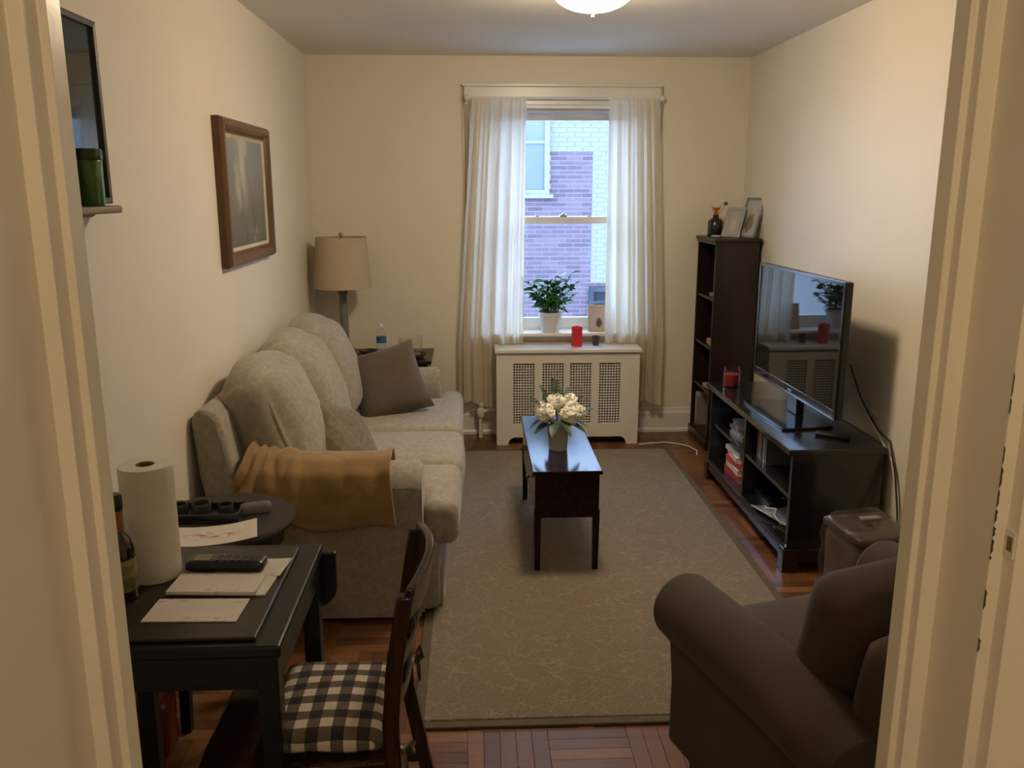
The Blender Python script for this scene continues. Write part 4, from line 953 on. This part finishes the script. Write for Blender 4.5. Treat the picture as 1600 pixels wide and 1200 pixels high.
part('neck_band', MB().lathe([(.0135,.165),(.0145,.17),(.0145,.21),(.0135,.215)], 20), M('copper_neck', (.30,.13,.06), .4), sb, True)
part('cap', MB().lathe([(.0155,.212),(.0165,.216),(.0165,.245),(.013,.25)], 20), BLACKPL, sb, True)

# round side table behind with paper, tray
rt_ = thing('side_table', 'small round dark side table between the black table and the sofa', 'table', (-.80, 2.585, 0))
RZ_ = .66
part('table_top', MB().lathe([(.212,RZ_-.025),(.222,RZ_-.02),(.227,RZ_-.008),(.223,RZ_)], 48), M('charcoal_brown_top', (.022,.018,.015), .45), rt_, True)
part('apron', MB().lathe([(.19,RZ_-.08),(.19,RZ_-.025)], 40), BLACKW, rt_, True)
for a_ in (50, 140, 230, 320):
    a_ = R(a_); part('leg', MB().bar((.17*math.cos(a_)*1.05,.17*math.sin(a_)*1.05,0),(.16*math.cos(a_),.16*math.sin(a_),RZ_-.03),.03,.03,(0,1,0),.036,.036), BLACKW, rt_)
t = NT('paper_with_red_print'); v = t.coord(); s_ = t.n('ShaderNodeSeparateXYZ'); t.l(v, s_.inputs[0])
r = t.math('SQRT', t.math('ADD', t.math('MULTIPLY', s_.outputs[0], s_.outputs[0]), t.math('MULTIPLY', t.math('MULTIPLY', s_.outputs[1], s_.outputs[1]), 6.0)))
near = t.ramp(r, [(.03,(1,1,1)),(.10,(0,0,0))])
scr = t.ramp(t.noise(t.coord((20,40,1)), 1.6, 4, .6, 1.2).outputs[0], [(.50,(0,0,0)),(.56,(1,1,1))])
t.col(t.mix(t.math('MULTIPLY', near, scr), (.62,.57,.50), (.30,.07,.07))); t.set(rough=.8)
sheet('paper_sheet', -.785, 2.435, RZ_+.0005, .26, .15, .0015, 14, t.m, 'white paper with reddish print on the round side table', 'paper', bend=.012)
tray = thing('tray', 'black shallow tray on the round side table against the wall', 'tray', (-.865, 2.60, RZ_))
part('dish', MB().prism([(-.13,-.06),(.13,-.06),(.13,.06),(-.13,.06)], 'z', 0, .006).box(-.13,.13,-.06,-.052,.006,.026).box(-.13,.13,.052,.06,.006,.026).box(-.13,-.122,-.052,.052,.006,.026).box(.122,.13,-.052,.052,.006,.026), BLACKPL, tray, bev=.004)
SMK = glass('smoky_crystal', (.45,.47,.45), .05, 1.5, .25, (.14,.14,.13))
for i, (x, y, s_, lab) in enumerate(((-.935,2.60,.030,'smoky glass votive at the wall end of the black tray'),(-.865,2.60,.032,'smoky glass votive in the middle of the black tray'),(-.79,2.605,.026,'smoky glass votive at the open end of the black tray'))):
    o = single('glass_votive', MB().lathe([(s_*.7,0),(s_*.95,.004),(s_,s_*.9),(s_*.85,s_*1.25),(s_*.75,s_*1.2),(s_*.8,s_*.5),(s_*.4,.006)], 20), SMK, lab, 'glass', 'smoky glass votives', smooth=True); o.location = (x, y, RZ_+.0065)
o = single('clear_container', MB().rbox((0,0,.018), (.10,.04,.036), .016, n=8), glass('cloudy_clear_plastic', (.75,.75,.72), .06, 1.4, .45, (.30,.28,.25)), 'cloudy clear oblong container beside the black tray on the round table', 'container', smooth=True); o.location = (-.70, 2.62, RZ_); o.rotation_euler = (0,0,R(20))
# red thing on the floor by the wall
rb = thing('shopping_bag', 'red bag on the floor by the wall behind the black table', 'bag', (-.965, 2.33, 0), R(5))
part('bag_body', MB().rbox((0,0,.108), (.11,.15,.20), .03, n=10, nz=.012, freq=12), M('red_plastic_bag', (.13,.010,.008), .3, .3, 9), rb, True)
part('handle', MB().tube([(0,-.05,.19),(.005,-.04,.235),(.005,.0,.25),(.005,.04,.235),(0,.05,.19)], .006, 8), M('dark_handle', (.03,.03,.03), .5), rb, True)

# ------------------------------------------------------------------ chair with checked cushion
ch = thing('dining_chair', 'dark walnut chair with slatted curved back pulled up to the black table', 'chair', (-.39, 1.875, 0))
CY0, CY1 = 1.685, 2.055
part('seat', MB().prism([(-.625,CY0-.02),(-.20,CY0+.01),(-.20,CY1-.01),(-.625,CY1+.02)], 'z', .395, .422), CHAIRW, ch, bev=.008, world=True)
part('seat_rail', MB().box(-.60, -.21, CY0+.012, CY0+.03, .335, .395).box(-.60, -.21, CY1-.03, CY1-.012, .335, .395).box(-.605, -.587, CY0+.03, CY1-.03, .335, .395), CHAIRW, ch, world=True)
def stile(y):
    pts = [(-.11,y,0),(-.15,y,.2),(-.185,y,.40),(-.19,y,.52),(-.178,y,.66),(-.15,y,.83)]
    mb = MB()
    for i in range(len(pts)-1): pass
    o_ = []; f_ = []
    for i, p in enumerate(pts):
        hx, hy = (.018, .015)
        for a_, b_ in ((-1,-1),(1,-1),(1,1),(-1,1)): o_.append((p[0]+a_*hx, p[1]+b_*hy, p[2]))
    for i in range(len(pts)-1):
        for k in range(4): k2 = (k+1) % 4; f_.append((i*4+k, i*4+k2, i*4+4+k2, i*4+4+k))
    f_ += [(3,2,1,0), tuple(len(pts)*4-4+k for k in range(4))]
    return mb.add(o_, f_)
for y in (CY0, CY1): part('back_post', stile(y), CHAIRW, ch, True, .005, world=True)
for y in (CY0+.005, CY1-.005): part('leg', MB().bar((-.585,y,0),(-.59,y,.395),.03,.03,(0,1,0),.036,.036), CHAIRW, ch, bev=.004, world=True)
def rail(z0, z1, bow, x0, th=.018, tilt=.0, crest=0):
    n = 12; o_ = []; f_ = []
    for i in range(n+1):
        t_ = i/n; y = CY0-.005+(CY1-CY0+.01)*t_; b = bow*math.sin(math.pi*t_); top = z1 + crest*math.sin(math.pi*t_)
        o_ += [(x0+b, y, z0), (x0+b+th, y, z0), (x0+b+th+tilt, y, top), (x0+b+tilt, y, top)]
    for i in range(n):
        for k in range(4): k2 = (k+1) % 4; f_.append((i*4+k, i*4+k2, i*4+4+k2, i*4+4+k)[::-1])
    f_ += [(0,1,2,3), tuple(n*4+k for k in (3,2,1,0))]
    return MB().add(o_, f_)
part('crest_rail', rail(.765, .845, .035, -.165, .02, .015, .018), CHAIRW, ch, True, .005, world=True)
part('cross_rail', rail(.645, .69, .03, -.185, .016, .006), CHAIRW, ch, True, .003, world=True)
part('cross_rail', rail(.535, .575, .025, -.198, .016, .003), CHAIRW, ch, True, .003, world=True)
for k in range(3):
    y = CY0 + (CY1-CY0)*(.27+.23*k); part('slat', MB().bar((-.168,y,.57),(-.140,y,.775),.010,.034,(0,1,0)), CHAIRW, ch, world=True, bev=.002)
for y in (CY0, CY1): part('stretcher', MB().bar((-.585,y,.17),(-.145,y,.17),.016,.022), CHAIRW, ch, world=True)
part('stretcher', MB().bar((-.37,CY0,.17),(-.37,CY1,.17),.018,.018), CHAIRW, ch, world=True)
t = NT('brown_gingham'); v = t.coord(); s_ = t.n('ShaderNodeSeparateXYZ'); t.l(v, s_.inputs[0])
def stripe(c, off): return t.math('GREATER_THAN', t.math('FRACT', t.math('ADD', t.math('MULTIPLY', c, 1/.058), off)), .5)
sm_ = t.math('MULTIPLY', t.math('ADD', stripe(s_.outputs[0], .15+50), stripe(s_.outputs[1], .3+50)), .5)
g = t.ramp(sm_, [(.0,(.62,.54,.42)),(.3,(.13,.10,.07)),(.7,(.025,.018,.014))]); g.node.color_ramp.interpolation = 'CONSTANT'
nz_ = t.noise(v, 300, 2); t.col(t.mix(1.0, g, t.ramp(nz_.outputs[0], [(.3,(.85,.85,.85)),(.7,(1.1,1.1,1.1))]), 'MULTIPLY')); t.set(rough=.95); t.bump(nz_.outputs[0], .3, .002); GING = t.m
sc_ = thing('seat_cushion', 'brown and cream gingham cushion tied on the dining chair', 'cushion', (-.350, 1.878, .4225))
part('pad', MB().rbox((0,0,.026), (.275,.325,.052), .024, n=14, crown=(.004,.004,.014), nz=.004, freq=12), GING, sc_, True, angle=80)
TIE = GING
for y, sg in ((CY0, -1), (CY1, 1)):
    part('tie', MB().tube([(.125, sg*.14, .02), (.17, sg*.165, .03), (.187, sg*.20, .035), (.193, sg*.215, .0), (.195, sg*.22, -.05)], .006, 6).tube([(.183, sg*.20, .03), (.20, sg*.215, .055), (.205, sg*.20, .03), (.19, sg*.20, .02), (.207, sg*.18, .045), (.195, sg*.20, .03)], .007, 6), TIE, sc_, True)
